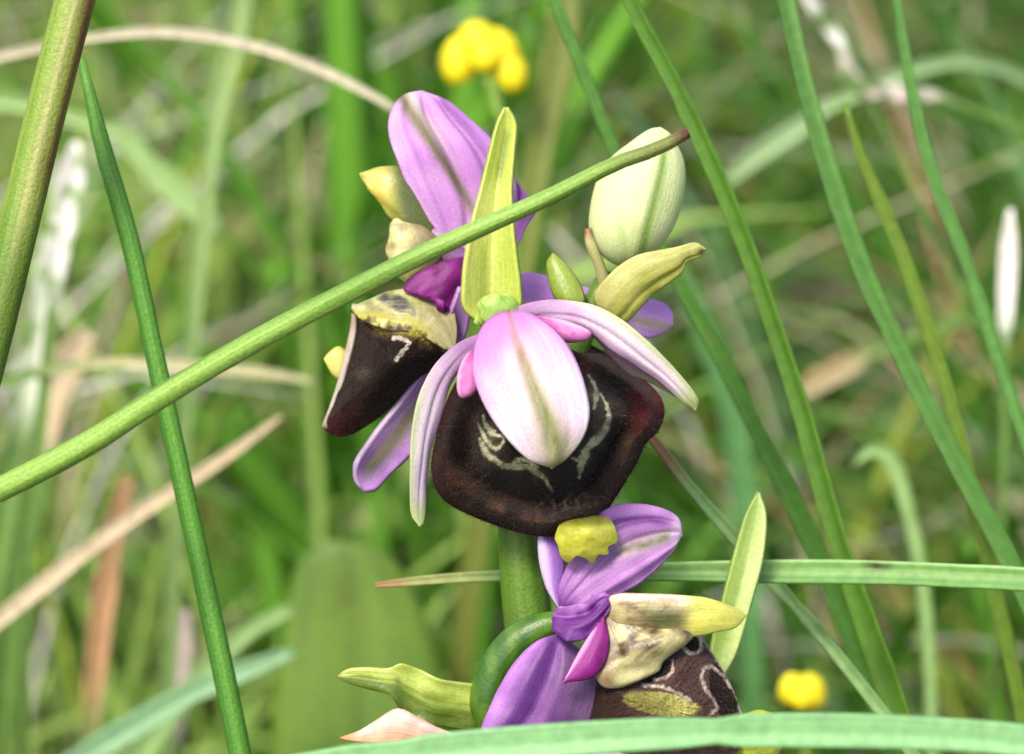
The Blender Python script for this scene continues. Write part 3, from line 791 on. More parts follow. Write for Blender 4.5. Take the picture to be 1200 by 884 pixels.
sheet('sepal', [(660, 716, 0.05), (654, 692, 0.1), (668, 655, 0.1), (690, 615, 0.1), (715, 594, 0.08), (748, 590, 0.06), (778, 596, 0.05), (796, 608, 0.02), (800, 628, 0.0)],
      [(660, 716, 0.05), (690, 712, 0.14), (716, 702, 0.16), (744, 688, 0.14), (768, 670, 0.12), (786, 650, 0.06), (800, 628, 0.0)],
      M_PETAL, c_dorsalC, flC, bulge=0.12, fold=-0.04, ruffle=0.07, nu=56, nv=41, seed=15, creases=((0.5, -0.06, 0.05), (0.25, -0.06, 0.05), (0.85, 0.05, 0.05)))
sheet('sepal', [(655, 714, 0.05), (640, 690, 0.05), (632, 660, 0.05), (630, 634, 0.02), (634, 618, 0.0)], [(655, 714, 0.05), (659, 690, 0.05), (662, 660, 0.02), (656, 632, 0.0), (634, 618, 0.0)], M_PETAL,
      lambda u, v, x, y: mix(c8(166, 112, 206), c8(224, 196, 236), 1 - sm(0.2, 0.5, v)), flC, bulge=0.2, nu=26, nv=11)


def c_latC(u, v, x, y):
    c = mix(c8(104, 54, 128), c8(136, 82, 156), vnoise(x / 12, y / 16, 3))
    c = mix(c, c8(118, 92, 128), 0.7 * sm(640, 680, x))
    ex = np.interp(y, [745, 770, 800, 840, 880], [640, 622, 602, 583, 570])
    c = mix(c, c8(190, 128, 212), 0.9 * (1 - sm(-4, 16, x - ex + 6 * vnoise(x / 4, y / 7, 4))))
    return mix(c, c8(126, 62, 160), 0.6 * np.exp(-((x - ex - 24) / 10) ** 2))


sheet('sepal', [(655, 742, 0.1), (625, 754, 0.16), (600, 780, 0.2), (580, 815, 0.2), (565, 848, 0.2), (562, 874, 0.18), (570, 895, 0.15)],
      [(655, 742, 0.1), (690, 772, 0.12), (700, 805, 0.14), (694, 838, 0.14), (680, 868, 0.14), (650, 892, 0.14), (570, 895, 0.15)], M_PETAL, c_latC, flC, bulge=0.1, fold=0.05, ruffle=0.10, creases=((0.2, 0.06, 0.08), (0.42, -0.08, 0.08)), nu=40, nv=25, seed=17)
sheet('sepal', [(690, 840, 0.05), (684, 862, 0.1), (690, 885, 0.12), (715, 905, 0.1)], [(690, 840, 0.05), (750, 855, 0.12), (780, 872, 0.12), (785, 892, 0.1), (715, 905, 0.1)], M_PETAL,
      lambda u, v, x, y: mix(c8(206, 176, 222), c8(228, 206, 232), v), flC, bulge=0.1, nu=20, nv=11)
sheet('petal', [(646, 724, 0.16), (652, 714, 0.2), (668, 710, 0.22), (688, 704, 0.26), (706, 694, 0.26), (720, 702, 0.24)], [(646, 724, 0.16), (652, 742, 0.22), (668, 752, 0.28), (688, 748, 0.3), (706, 730, 0.3), (720, 702, 0.24)], M_PETAL,
      lambda u, v, x, y: mix(c8(112, 48, 136), c8(176, 112, 196), 1 - sm(0.05, 0.35, v + .3 * (vnoise(x / 7, y / 7, 3) - .5))), flC, bulge=0.02, nu=36, nv=25, ruffle=0.3, seed=4, creases=((0.3, -0.16, 0.09), (0.65, 0.1, 0.1)))
sheet('petal', [(708, 722, 0.3), (688, 748, 0.36), (674, 772, 0.38), (660, 800, 0.4)], [(708, 722, 0.3), (714, 752, 0.34), (708, 780, 0.36), (690, 796, 0.38), (660, 800, 0.4)], M_PETAL,
      lambda u, v, x, y: mix(mix(c8(132, 22, 118), c8(164, 44, 150), vnoise(x / 9, y / 9, 2)), c8(236, 168, 226), (1 - sm(0.06, 0.2, v)) * sm(.1, .3, u)), flC, bulge=0.2, fold=0.05, nu=28, nv=15, ruffle=0.06)


def c_colC(u, v, x, y):
    mot = sm(0.3, 0.8, 0.6 * vnoise(x / 13, y / 7, 15) + 0.4 * vnoise(x / 5, y / 4, 16))
    c = mix(c8(226, 200, 182), mix(c8(186, 174, 112), c8(104, 84, 52), mot), sm(700, 712, y + 8 * (vnoise(x / 12, y / 12, 3) - .5)))
    c = mix(c, c8(78, 84, 40), 0.95 * np.exp(-(((x - 780) / 34) ** 2 + ((y - 726) / 15) ** 2) ** 1.5))
    c = mix(c, c8(136, 110, 80), 0.7 * np.exp(-(((x - 740) / 24) ** 2 + ((y - 730) / 12) ** 2)) * vnoise(x / 6, y / 6, 8) * 1.5)
    c = mix(c, c8(206, 208, 96), sm(795, 818, x))
    c = mix(c, c8(226, 200, 70), 0.7 * np.exp(-(((x - 820) / 12) ** 2 + ((y - 728) / 7) ** 2)))
    return c


pod('column', [(706, 716, 0.2), (716, 698, 0.24), (745, 692, 0.28), (790, 694, 0.3), (832, 699, 0.3), (858, 709, 0.28), (876, 722, 0.26)],
    [(706, 716, 0.2), (725, 742, 0.24), (760, 748, 0.28), (800, 744, 0.3), (834, 741, 0.3), (860, 737, 0.28), (875, 722, 0.26)], M_WAX, c_colC, flC, depth=0.4, lump=0.5, seed=3, nu=60, ns=40)
pod('stigma', [(704, 712, 0.22), (700, 748, 0.26), (696, 775, 0.28), (690, 794, 0.28), (705, 806, 0.28), (730, 806, 0.28)], [(704, 712, 0.22), (760, 724, 0.28), (800, 742, 0.3), (796, 764, 0.3), (772, 786, 0.3), (730, 806, 0.28)], M_WAX,
    lambda u, v, x, y: mix(mix(mix(c8(206, 198, 138), c8(86, 62, 38), sm(0.28, 0.75, vnoise(x / 13, y / 9, 5) * .65 + .35 * vnoise(x / 4, y / 4, 7))), c8(212, 206, 146), sm(765, 795, y)), c8(128, 92, 74), 0.7 * (1 - sm(712, 728, x))), flC, depth=0.3, lump=0.6, seed=5, nu=56, ns=40)

LIP_C = [(680, 800), (712, 792), (748, 784), (778, 764), (800, 742), (818, 741), (834, 764), (850, 790), (863, 818), (871, 850), (862, 882), (800, 902), (725, 894), (686, 866), (677, 832)]


def c_lipC(r, th, x, y):
    n1 = vnoise(x / 9, y / 9, 5); n2 = vnoise(x / 3, y / 3, 6)
    c = mix(c8(92, 66, 60), c8(108, 80, 72), n1)
    c = mix(c, c8(56, 34, 28), (1 - sm(720, 760, x)) * 0.95)
    c = mix(c, c8(36, 14, 12), sm(1.1, 0.9, ((x - 811) / 9) ** 2 + ((y - 755) / 11) ** 2))
    c = mix(c, c8(34, 12, 11), sm(1.1, 0.9, ((x - 848) / 17) ** 2 + ((y - 812 - (x - 848) * .9) / 30) ** 2))
    c = mix(c, c8(30, 14, 12), sm(1.1, 0.9, ((x - 772) / 20) ** 2 + ((y - 787 + (x - 772) * .5) / 9) ** 2))
    e = ((x - 775) / 46) ** 2 + ((y - 825 - (x - 775) * .14) / 14) ** 2
    c = mix(c, mix(c8(150, 146, 74), c8(206, 200, 112), sm(745, 800, x)), sm(1.15, 0.75, e + .2 * (n2 - .5)))
    return mix(c, c, 0 * x)


EYE_C = (([(798, 752), (804, 763), (814, 766), (822, 758), (818, 744)], [3, 4, 4, 4, 3]),
                 ([(831, 839), (840, 830), (836, 820), (826, 806), (822, 793), (827, 783), (837, 783), (848, 793), (856, 806)], [3, 4, 4, 4, 4, 4, 4, 4, 2]),
                 ([(788, 774), (788, 786), (779, 794), (766, 796)], [3, 4, 4, 3]),
                 ([(752, 803), (775, 805), (795, 813), (810, 822)], [3, 4, 4, 3]),
                 ([(822, 747), (838, 770), (853, 794), (866, 822), (871, 846)], [3, 4, 4, 5, 5]))
lipC, dC, OC = lip('lip', LIP_C, (775, 828), lambda r, th, x, y: 0.38 - 0.30 * r ** 2, lambda r, th, x, y: strokes(c_lipC(r, th, x, y), x, y, EYE_C, c8(226, 208, 190), soft=1.3, seed=3), flC, M_VELVET, seed=31, nr=90, nth=280)
hairs('lip_hair', OC, (775, 828), dC, 260, 0.03, c8(80, 58, 50), flC, 8, rmin=0.5)
lip('lip_appendage', [(862, 842), (890, 832), (912, 842), (920, 862), (908, 890), (880, 895), (860, 880)], (888, 862), lambda r, th, x, y: 0.1 - 0.1 * r ** 2, lambda r, th, x, y: mix(c8(190, 200, 70), c8(170, 184, 50), vnoise(x / 9, y / 9, 2)), flC, M_WAX, nr=14, nth=60)

# ---------------------------------------------------------------- bud and bracts
def c_bud(u, v, x, y):
    c = mix(c8(238, 246, 188), c8(222, 236, 158), vnoise(x / 30, y / 40, 2))
    mx = np.interp(y, [170, 200, 240, 270, 300], [780, 776, 766, 758, 752])
    c = mix(c, c8(116, 156, 48), 0.95 * np.exp(-((x - mx) / 5.5) ** 2) * sm(165, 185, y))
    mx = np.interp(y, [230, 260, 300], [722, 726, 734])
    c = mix(c, c8(190, 214, 130), 0.7 * np.exp(-((x - mx) / 4) ** 2) * sm(250, 280, y))
    c = mix(c, c8(196, 216, 134), 0.7 * sm(285, 312, y))
    return mix(c, c8(190, 214, 128), 0.5 * sm(780, 806, x))


pod('bud', [(736, 314, -0.25), (708, 302, -0.22), (693, 280, -0.2), (690, 254, -0.2), (698, 215, -0.2), (714, 187, -0.2), (738, 167, -0.2), (760, 152, -0.2), (774, 149, -0.2)],
    [(736, 314, -0.25), (764, 300, -0.22), (788, 274, -0.2), (801, 245, -0.2), (806, 215, -0.2), (804, 190, -0.2), (796, 172, -0.2), (786, 157, -0.2), (774, 149, -0.2)], M_PETAL, c_bud, orchid, depth=0.85, nu=60, ns=72,
    dent=lambda x, y: 0.05 * np.exp(-((x - np.interp(y, [150, 170, 200, 240, 270, 300], [776, 780, 776, 766, 758, 752])) / 5) ** 2) + 0.05 * sm(0, 14, x - np.interp(y, [150, 170, 200, 240, 270, 300], [776, 780, 776, 766, 758, 752]))
    + 0.07 * np.exp(-((x - np.interp(y, [200, 260, 310], [716, 724, 736])) / 4.5) ** 2) * sm(220, 270, y))
tube('bud_stalk', [(689, 268, -0.12), (692, 286, -0.12), (702, 310, -0.16), (712, 345, -0.25)], [0.022, 0.035, 0.035, 0.05], M_WAX,
     lambda u, v, x, y: mix(c8(150, 110, 70), c8(200, 196, 130), sm(272, 286, y)), orchid, ns=10, nu=24)


def c_bractA(u, v, x, y):
    c = mix(c8(182, 200, 72), c8(206, 218, 104), sm(0.2, 0.8, vnoise(x / 16, y / 60, 3)))
    mx = np.interp(y, [130, 160, 205, 300, 370], [592, 589, 581, 572, 570])
    c = mix(c, c8(112, 132, 30), 0.85 * np.exp(-((x - mx - 4) / 4.5) ** 2) * (1 - sm(195, 225, y)) * sm(145, 160, y))  # crease towards the tip shaded by colour
    c = mix(c, c8(206, 214, 106), 0.7 * (1 - sm(0.12, 0.3, v)) * sm(250, 300, y))
    c = mix(c, c8(140, 160, 44), 0.6 * np.exp(-((v - 0.35) / 0.07) ** 2) * sm(270, 310, y))
    return c


sheet('bract', [(575, 385, 0.05), (546, 362, 0.1), (544, 330, 0.12), (547, 300, 0.12), (554, 262, 0.1), (565, 220, 0.06), (576, 175, 0.02), (584, 145, 0.0), (593, 126, -0.02)],
      [(575, 385, 0.05), (606, 366, 0.1), (608, 335, 0.12), (604, 300, 0.12), (600, 262, 0.1), (598, 222, 0.06), (601, 180, 0.02), (603, 145, 0.0), (593, 126, -0.02)],
      M_WAX, c_bractA, orchid, bulge=-0.12, fold=-0.2, nu=48, nv=25, seed=2, thick=0.03)
c_br = lambda u, v, x, y: mix(c8(172, 186, 66), c8(206, 208, 104), sm(0.2, 0.8, vnoise(x / 20, y / 12, 4)) * 0.7 + 0.3 * (1 - v))
sheet('bract', [(668, 362, -0.2), (650, 350, -0.2), (642, 328, -0.22), (640, 308, -0.24), (648, 296, -0.25)], [(668, 362, -0.2), (686, 354, -0.2), (680, 332, -0.22), (666, 312, -0.24), (648, 296, -0.25)],
      M_WAX, lambda u, v, x, y: mix(c8(140, 166, 56), c8(168, 190, 80), v), orchid, bulge=0.25, nu=24, nv=13)


def c_bractR(u, v, x, y):
    c = mix(c8(228, 224, 132), c8(212, 212, 100), sm(0.1, 0.8, v + 0.5 * (vnoise(x / 14, y / 10, 3) - .5)))
    c = mix(c, c8(150, 156, 50), 0.7 * np.exp(-((v - 0.78) / 0.08) ** 2) * sm(.2, .5, u))
    c = mix(c, c8(152, 160, 64), 0.6 * (1 - sm(0.05, 0.3, u)))
    return mix(c, c8(70, 44, 22), 0.9 * np.exp(-(((x - 822) / 5) ** 2 + ((y - 295) / 5) ** 2)))


sheet('bract', [(714, 376, 0.0), (695, 352, 0.08), (706, 330, 0.14), (726, 311, 0.18), (752, 297, 0.2), (790, 290, 0.18), (814, 284, 0.15), (827, 292, 0.14)],
      [(714, 376, 0.0), (736, 377, 0.06), (756, 356, 0.1), (778, 336, 0.12), (800, 320, 0.12), (806, 307, 0.12), (820, 302, 0.12), (827, 292, 0.14)], M_WAX, c_bractR, orchid, bulge=0.14, fold=0.05, ruffle=0.08, creases=((0.78, -0.06, 0.06),), nu=40, nv=19, seed=8)


def c_bractL(u, v, x, y):
    c = mix(c8(186, 204, 92), c8(140, 164, 50), sm(0.3, 0.55, v + 0.4 * (vnoise(x / 14, y / 8, 6) - .5)))
    c = mix(c, c8(90, 114, 26), 0.9 * sm(0.45, 0.75, v))  # shading of the lower half painted in as darker olive
    c = mix(c, c8(100, 128, 40), 0.8 * np.exp(-((x - 466 - (y - 800) * .2) / 5) ** 2) * sm(.2, .5, v))
    return mix(c, c8(130, 60, 34), 0.85 * sm(0.965, 0.995, u))


sheet('bract', [(590, 838, -0.2), (565, 806, -0.1), (540, 800, -0.05), (515, 796, 0), (492, 785, 0.02), (470, 778, 0.04), (455, 783, 0.04), (430, 782, 0.05), (408, 784, 0.05), (394, 793, 0.04)],
      [(590, 838, -0.2), (560, 856, -0.08), (530, 854, -0.04), (500, 848, 0), (474, 836, 0), (458, 816, 0.05), (434, 809, 0.05), (410, 802, 0.05), (400, 797, 0.05), (394, 793, 0.04)],
      M_WAX, c_bractL, orchid, bulge=0.0, fold=0.02, ruffle=0.16, creases=((0.5, -0.05, 0.05),), thick=0.018, nu=48, nv=21, seed=12)
sheet('bract', [(842, 800, -0.4), (834, 765, -0.4), (845, 715, -0.4), (860, 655, -0.42), (874, 606, -0.45), (889, 577, -0.48)],
      [(842, 800, -0.4), (862, 765, -0.4), (880, 705, -0.4), (893, 655, -0.42), (897, 606, -0.45), (889, 577, -0.48)], M_WAX,
      lambda u, v, x, y: mix(c8(160, 190, 86), c8(196, 216, 130), sm(0.2, 0.9, v + .4 * (vnoise(x / 12, y / 50, 2) - .5))), orchid, bulge=-0.06, fold=-0.12, nu=36, nv=15, seed=3)

# ================================================================== grasses one can tell apart
def stripe(a, b, seed=0, f=5.0):
    return lambda u, v, x, y: mix(a, b, sm(0.15, 0.85, vnoise(v * f, u * 6 + seed, seed)))


GR = 'grasses around the orchid'
px2 = lambda w_, dz: w_ * (D - dz) / KP       # width in picture units -> cm


def solo(o, label, cat='grass', group=GR):
    return tag(o, label, cat, group, 'thing')


# stalk across the orchid
def c_g1(u, v, x, y):
    c = mix(c8(104, 146, 46), c8(144, 182, 78), sm(0.2, 0.8, vnoise(v * 9, u * 30, 2)))
    c = mix(c, c8(116, 118, 58), 0.8 * sm(690, 760, x))
    return mix(c, c8(112, 58, 50), sm(783, 796, x))


path = np.vstack(([P(-330, 900, 0.2) + np.array((0, 0, -14.0))], [P(-240, 830, 0.4) + np.array((0, 0, -5.0))], pts3([(-160, 655, 0.7), (0, 576, 0.85), (100, 520, 0.9), (190, 466, 0.92), (300, 400, 0.95), (400, 345, 0.95), (480, 308, 0.95), (560, 268, 0.95), (640, 232, 0.95), (720, 195, 0.93), (770, 173, 0.92), (806, 156, 0.9)])))
path[2:] += up[None] * (0.012 * np.sin(np.arange(len(path) - 2) * 2.3))[:, None]
o = tube('grass_stalk', path[::-1], [0.034, 0.042, 0.045, 0.05, 0.055, 0.06, 0.064, 0.067, 0.07, 0.074, 0.076, 0.078, 0.08, 0.08], M_CULM, c_g1, ns=14, nu=150, world=True, ridges=0.06)
solo(o, 'green grass stalk slanting across the orchid, ending in a brown cut tip', 'grass stalk')


def culm(path, radpx, dz, colf, label, name='grass_stalk', root=True, reach=1.0, back=0.0, cat='grass stalk', nu=90, ns=14, mat=None, ridges=0.05):
    p = pts3(path)
    r = np.interp(np.linspace(0, 1, len(p)), np.linspace(0, 1, len(radpx)), radpx) * (D - dz) / KP
    if root:
        p = to_ground(p, reach, back); r = np.append(r, [r[-1]] * 6)
    return solo(tube(name, p, r, mat or M_CULM, colf, ns=ns, nu=nu, world=True, ridges=ridges), label, cat)


culm([(96, 70, -0.4), (120, 170, -0.4), (152, 280, -0.4), (178, 400, -0.4), (200, 500, -0.4), (226, 620, -0.4), (252, 740, -0.4), (275, 850, -0.4), (290, 930, -0.4)], [4, 10, 11, 11, 11.5, 12, 12.5, 13, 13], -0.4,
     stripe(c8(70, 128, 36), c8(94, 150, 50), 3), 'slim dark green stalk with a pointed tip, behind the slanting stalk')


def c_g3(u, v, x, y):
    mx = np.interp(y, [-100, 0, 370], [112, 88, -2])
    c = mix(c8(112, 150, 40), c8(150, 170, 70), sm(0.1, .8, vnoise(v * 6, u * 8, 3)))
    k = sm(4, 15, x - mx) * (1 - sm(170, 280, y))
    c = mix(c, c8(196, 190, 130), 0.6 * np.exp(-((x - mx + 2) / 6) ** 2))  # pale highlight down the middle, painted on
    c = mix(c, c8(120, 66, 44), 0.9 * k * sm(0.2, 0.6, vnoise(v * 14, u * 90, 5)))
    return mix(c, c8(70, 112, 22), 0.7 * sm(220, 330, y))


culm([(150, -220, 0.35), (118, -100, 0.35), (88, 0, 0.35), (52, 140, 0.35), (22, 265, 0.35), (-5, 375, 0.35), (-40, 520, 0.35)], [21, 22, 23, 23, 23, 24, 24], 0.35, c_g3,
     'thick green stalk streaked with reddish brown, in the upper left corner', reach=0.5)


def gb(path, wpx, colf, label, twist=0.0, vee=0.18, root=True, mat=None, name='green_grass', reach=1.0, back=0.0, cat='grass', thick=0.018, tilt=0.0, tone=0.72):
    # things well behind the flower stand further back in the meadow than the near blades
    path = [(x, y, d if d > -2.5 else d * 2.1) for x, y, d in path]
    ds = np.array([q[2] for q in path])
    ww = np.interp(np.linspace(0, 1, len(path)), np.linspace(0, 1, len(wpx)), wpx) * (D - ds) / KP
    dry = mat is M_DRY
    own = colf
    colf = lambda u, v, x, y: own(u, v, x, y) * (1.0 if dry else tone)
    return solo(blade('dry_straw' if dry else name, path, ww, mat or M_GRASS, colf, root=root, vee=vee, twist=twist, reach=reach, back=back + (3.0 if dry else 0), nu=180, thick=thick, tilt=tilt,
                      fade=c8(112, 150, 70) if dry else None), label, cat)


# near blade along the bottom edge
gb([(1700, 960, 2.2), (1400, 895, 2.3), (1200, 868, 2.4), (1050, 858, 2.4), (900, 856, 2.4), (740, 862, 2.4), (560, 876, 2.3), (400, 896, 2.2), (250, 930, 2.0), (60, 1010, 1.6)], [6, 30, 36, 38, 38, 38, 40, 40, 40, 40],
   stripe(c8(122, 172, 112), c8(150, 196, 138), 2), 'pale blue-green blurred blade lying across the bottom, nearest of all', vee=0.12, reach=0.6, tone=1.0)


def c_g5(u, v, x, y):
    c = mix(c8(118, 168, 84), c8(160, 200, 124), sm(0.2, 0.8, vnoise(v * 5, u * 5, 3)))
    c = mix(c, c8(86, 140, 70), 0.6 * np.exp(-((v - 0.3) / 0.12) ** 2) * sm(700, 760, x))
    c = mix(c, c8(176, 178, 110), (1 - sm(520, 620, x)) * 0.8)
    c = mix(c, c8(190, 140, 96), (1 - sm(450, 490, x)) * 0.9)
    return mix(c, c8(70, 44, 36), 0.9 * sm(1.2, 0.7, ((x - 1020) / 17) ** 2 + ((y - 663) / 5) ** 2))


gb([(440, 686, -0.8), (480, 682, -0.8), (540, 677, -0.8), (620, 674, -0.8), (720, 671, -0.75), (820, 670, -0.7), (920, 670, -0.65), (1020, 671, -0.6), (1120, 675, -0.55), (1220, 681, -0.5), (1420, 705, -0.5)], [4, 8, 10, 12, 16, 22, 25, 27, 27, 27, 27],
   c_g5, 'level green blade with a dark brown fleck, passing behind the orchid stem', reach=0.8, tone=0.85)

gA = stripe(c8(88, 138, 38), c8(112, 158, 54), 1)
gDk = stripe(c8(78, 132, 42), c8(100, 152, 58), 2)
gLt = stripe(c8(140, 182, 98), c8(168, 204, 128), 4)
gOl = stripe(c8(104, 140, 40), c8(128, 160, 52), 6)
gTl = stripe(c8(128, 178, 124), c8(158, 200, 148), 6)
gSt = stripe(c8(214, 202, 166), c8(232, 224, 196), 6)
gTn = stripe(c8(206, 184, 144), c8(224, 208, 176), 7)
gRu = stripe(c8(176, 130, 86), c8(206, 166, 120), 8)
def broken(a, b, g, seed):
    st = stripe(a, b, seed)
    return lambda u, v, x, y: mix(st(u, v, x, y), g, sm(0.45, 0.7, vnoise(x / 16, y / 16, seed)))


gWh = stripe(c8(236, 232, 220), c8(250, 248, 240), 9)

gb([(690, -140, -1.6), (738, 0, -1.6), (785, 90, -1.6), (830, 185, -1.6), (872, 285, -1.6), (905, 380, -1.6), (938, 480, -1.6), (968, 590, -1.6), (1000, 690, -1.6), (1028, 770, -1.6), (1055, 850, -1.6), (1085, 950, -1.6)], [7, 15, 18, 19, 19, 20, 21, 22, 24, 27, 28, 28],
   gA, 'broad bright green blade running from the top past the bud to the lower right', vee=0.25, tilt=0.25)
gb([(890, -160, -2.0), (922, 0, -2.0), (942, 90, -2.0), (972, 200, -2.0), (1012, 315, -2.0), (1060, 420, -2.0), (1105, 510, -2.0), (1145, 585, -2.0), (1185, 660, -2.0), (1260, 820, -2.0)], [9, 18, 19, 20, 20, 20, 20, 20, 21, 21],
   stripe(c8(84, 138, 54), c8(110, 160, 76), 3), 'long green blade curving from the top right centre to the right edge', vee=0.25, tilt=-0.2)
gb([(620, -100, -2.4), (650, 0, -2.4), (682, 80, -2.4), (715, 165, -2.4), (760, 260, -2.4), (800, 340, -2.4), (845, 420, -2.4), (890, 510, -2.4), (930, 590, -2.4), (968, 670, -2.4), (1010, 780, -2.4)], [7, 12, 13, 13, 13, 15, 18, 20, 22, 24, 24],
   gDk, 'darker green blade passing behind the bud and down beside the broad blade')
gb([(735, 480, -1.2), (768, 518, -1.2), (800, 560, -1.2), (850, 618, -1.2), (905, 680, -1.2), (960, 742, -1.2), (1030, 830, -1.2), (1080, 900, -1.2)], [5, 9, 11, 13, 14, 14, 14, 14],
   lambda u, v, x, y: mix(mix(c8(120, 168, 90), c8(160, 196, 126), vnoise(v * 4, u * 9, 2)), c8(150, 110, 80), (1 - sm(775, 815, x))), 'thin pale green stalk leaning right below the big lip, brownish at its top')
gb([(1045, -40, -2.45), (1060, 60, -2.45), (1078, 150, -2.45), (1102, 230, -2.45), (1130, 300, -2.45), (1160, 390, -2.45), (1190, 480, -2.45), (1230, 600, -2.45)], [7, 11, 13, 14, 15, 15, 15, 15],
   stripe(c8(84, 140, 52), c8(110, 164, 80), 5), 'slim green blade slanting to the right edge, rightmost of the upper blades')
gb([(990, 120, -2.48), (1010, 185, -2.48), (1038, 250, -2.48), (1065, 320, -2.48), (1088, 390, -2.48), (1110, 460, -2.48), (1135, 560, -2.48)], [4, 10, 14, 16, 16, 16, 16],
   gOl, 'olive green blade between the two long blades at the right')
gb([(1000, 546, -3.6), (1022, 528, -3.6), (1045, 540, -3.6), (1062, 590, -3.6), (1076, 650, -3.6), (1085, 720, -3.6), (1090, 800, -3.6), (1092, 860, -3.6)], [3, 12, 17, 17, 15, 14, 14, 14],
   gLt, 'pale green blade bent over at its top, right of the lower flower')
gb([(790, 300, -7), (815, 360, -7), (840, 420, -7), (862, 500, -7), (875, 620, -7), (880, 740, -7)], [10, 24, 30, 30, 28, 24], stripe(c8(96, 154, 84), c8(118, 170, 98), 2), 'wide soft blurred green blade behind the right of the flowers', vee=0.3, back=5)

# straw and other stems seen against the green on the left
gb([(470, 132, -3.0), (405, 96, -3.0), (330, 64, -3.0), (260, 46, -3.0), (185, 38, -3.0), (110, 44, -3.0), (40, 58, -3.0), (-40, 80, -3.0), (-160, 140, -3.0)], [5, 9, 10, 10, 10, 10, 11, 11, 11],
   gSt, 'pale straw stem arching over the upper left', mat=M_DRY, root=True, reach=0.5)
gb([(330, 488, -3.2), (270, 532, -3.2), (200, 578, -3.2), (120, 632, -3.2), (50, 686, -3.2), (-20, 742, -3.2), (-100, 810, -3.2)], [4, 13, 15, 17, 18, 18, 18], gTn, 'tan straw blade slanting up to the right on the left side', mat=M_DRY)
gb([(372, 448, -4.0), (300, 436, -4.0), (220, 430, -4.0), (120, 426, -4.0), (30, 440, -4.0)], [3, 12, 13, 12, 12], stripe(c8(196, 196, 142), c8(214, 208, 160), 3), 'pale level straw behind the slim dark stalk', mat=M_DRY)
gb([(345, 764, -3.4), (290, 785, -3.4), (230, 810, -3.4), (160, 850, -3.4), (80, 900, -3.4)], [10, 22, 26, 28, 28], gTl, 'blue-green blade rising to the right at the lower left')
gb([(342, 714, -4.0), (290, 742, -4.0), (230, 800, -4.0), (170, 880, -4.0), (130, 960, -4.0)], [12, 20, 24, 26, 26], gLt, 'light green blade just above the blue-green one at the lower left')
gb([(256, 272, -6), (238, 252, -6), (215, 232, -6), (180, 200, -6), (150, 165, -6), (120, 150, -6)], [10, 26, 30, 30, 24, 16], stripe(c8(156, 196, 112), c8(176, 208, 136), 6), 'short wide light green blade left of the lilac sepal', vee=0.2, reach=0.3)
gb([(290, -60, -5), (280, 30, -5), (262, 100, -5), (250, 170, -5), (240, 260, -5)], [14, 22, 22, 20, 16], stripe(c8(150, 186, 106), c8(172, 198, 124), 6), 'upright light green blade crossing under the arching straw')
gb([(88, 165, -4), (86, 200, -4), (78, 240, -4), (70, 300, -4), (60, 380, -4)], [8, 28, 36, 22, 14], broken(c8(236, 232, 220), c8(250, 248, 240), c8(140, 172, 96), 5), 'white dry blade beside the thick streaked stalk, the upper one', mat=M_DRY, root=True)
gb([(60, 275, -4.4), (55, 330, -4.4), (46, 390, -4.4), (34, 450, -4.4), (20, 520, -4.4)], [18, 34, 38, 34, 28], broken(c8(214, 226, 190), c8(236, 238, 222), c8(130, 166, 90), 8), 'whitish green blade below the white one at the left', mat=M_DRY)
gb([(150, 560, -5), (135, 620, -5), (122, 700, -5), (112, 790, -5), (104, 880, -5)], [16, 24, 27, 26, 24], gRu, 'upright rusty brown blade at the lower left', mat=M_DRY)
gb([(105, 390, -5), (80, 425, -5), (55, 480, -5), (40, 560, -5)], [20, 40, 40, 34], gTn, 'tan bent blade under the thick streaked stalk', mat=M_DRY)
gb([(215, 715, -5.5), (212, 760, -5.5), (206, 820, -5.5), (200, 890, -5.5)], [14, 24, 25, 22], stripe(c8(222, 200, 186), c8(236, 222, 208), 5), 'pinkish pale dry blade left of the slim dark stalk', mat=M_DRY)

# dry pale bits at the upper right
gb([(940, -10, -5), (962, 20, -5), (985, 52, -5), (1000, 80, -5)], [6, 15, 13, 5], broken(c8(236, 232, 220), c8(250, 248, 240), c8(96, 130, 60), 3), 'small whitish dry leaf at the top, right of centre', mat=M_DRY, root=True)
gb([(985, 60, -5), (1000, 96, -5), (1045, 108, -5), (1090, 112, -5), (1125, 122, -5)], [8, 22, 18, 13, 6], broken(c8(226, 206, 200), c8(244, 234, 228), c8(100, 132, 64), 12), 'pinkish white crumpled dry leaf under the small whitish one', mat=M_DRY, root=True, vee=0.1)
gb([(1184, 245, -4), (1182, 290, -4), (1180, 340, -4), (1178, 385, -4), (1178, 410, -4)], [5, 18, 20, 15, 7], gWh, 'narrow bright white dry blade at the right edge', mat=M_DRY)
gb([(930, 466, -6), (960, 446, -6), (1000, 426, -6), (1028, 410, -6)], [16, 26, 24, 12], stripe(c8(150, 150, 120), c8(186, 160, 110), 3), 'greyish tan bent blade between the two long right blades', mat=M_DRY)
gb([(850, 215, -6), (890, 182, -6), (940, 148, -6), (985, 118, -6)], [10, 20, 20, 14], stripe(c8(150, 186, 120), c8(172, 204, 146), 3), 'soft light green blade crossing behind the long right blades')
gb([(660, -80, -5), (660, 20, -5), (648, 100, -5), (632, 180, -5), (618, 260, -5)], [24, 34, 34, 32, 30], stripe(c8(116, 132, 50), c8(134, 146, 62), 3), 'upright olive stem behind the tall green bract')


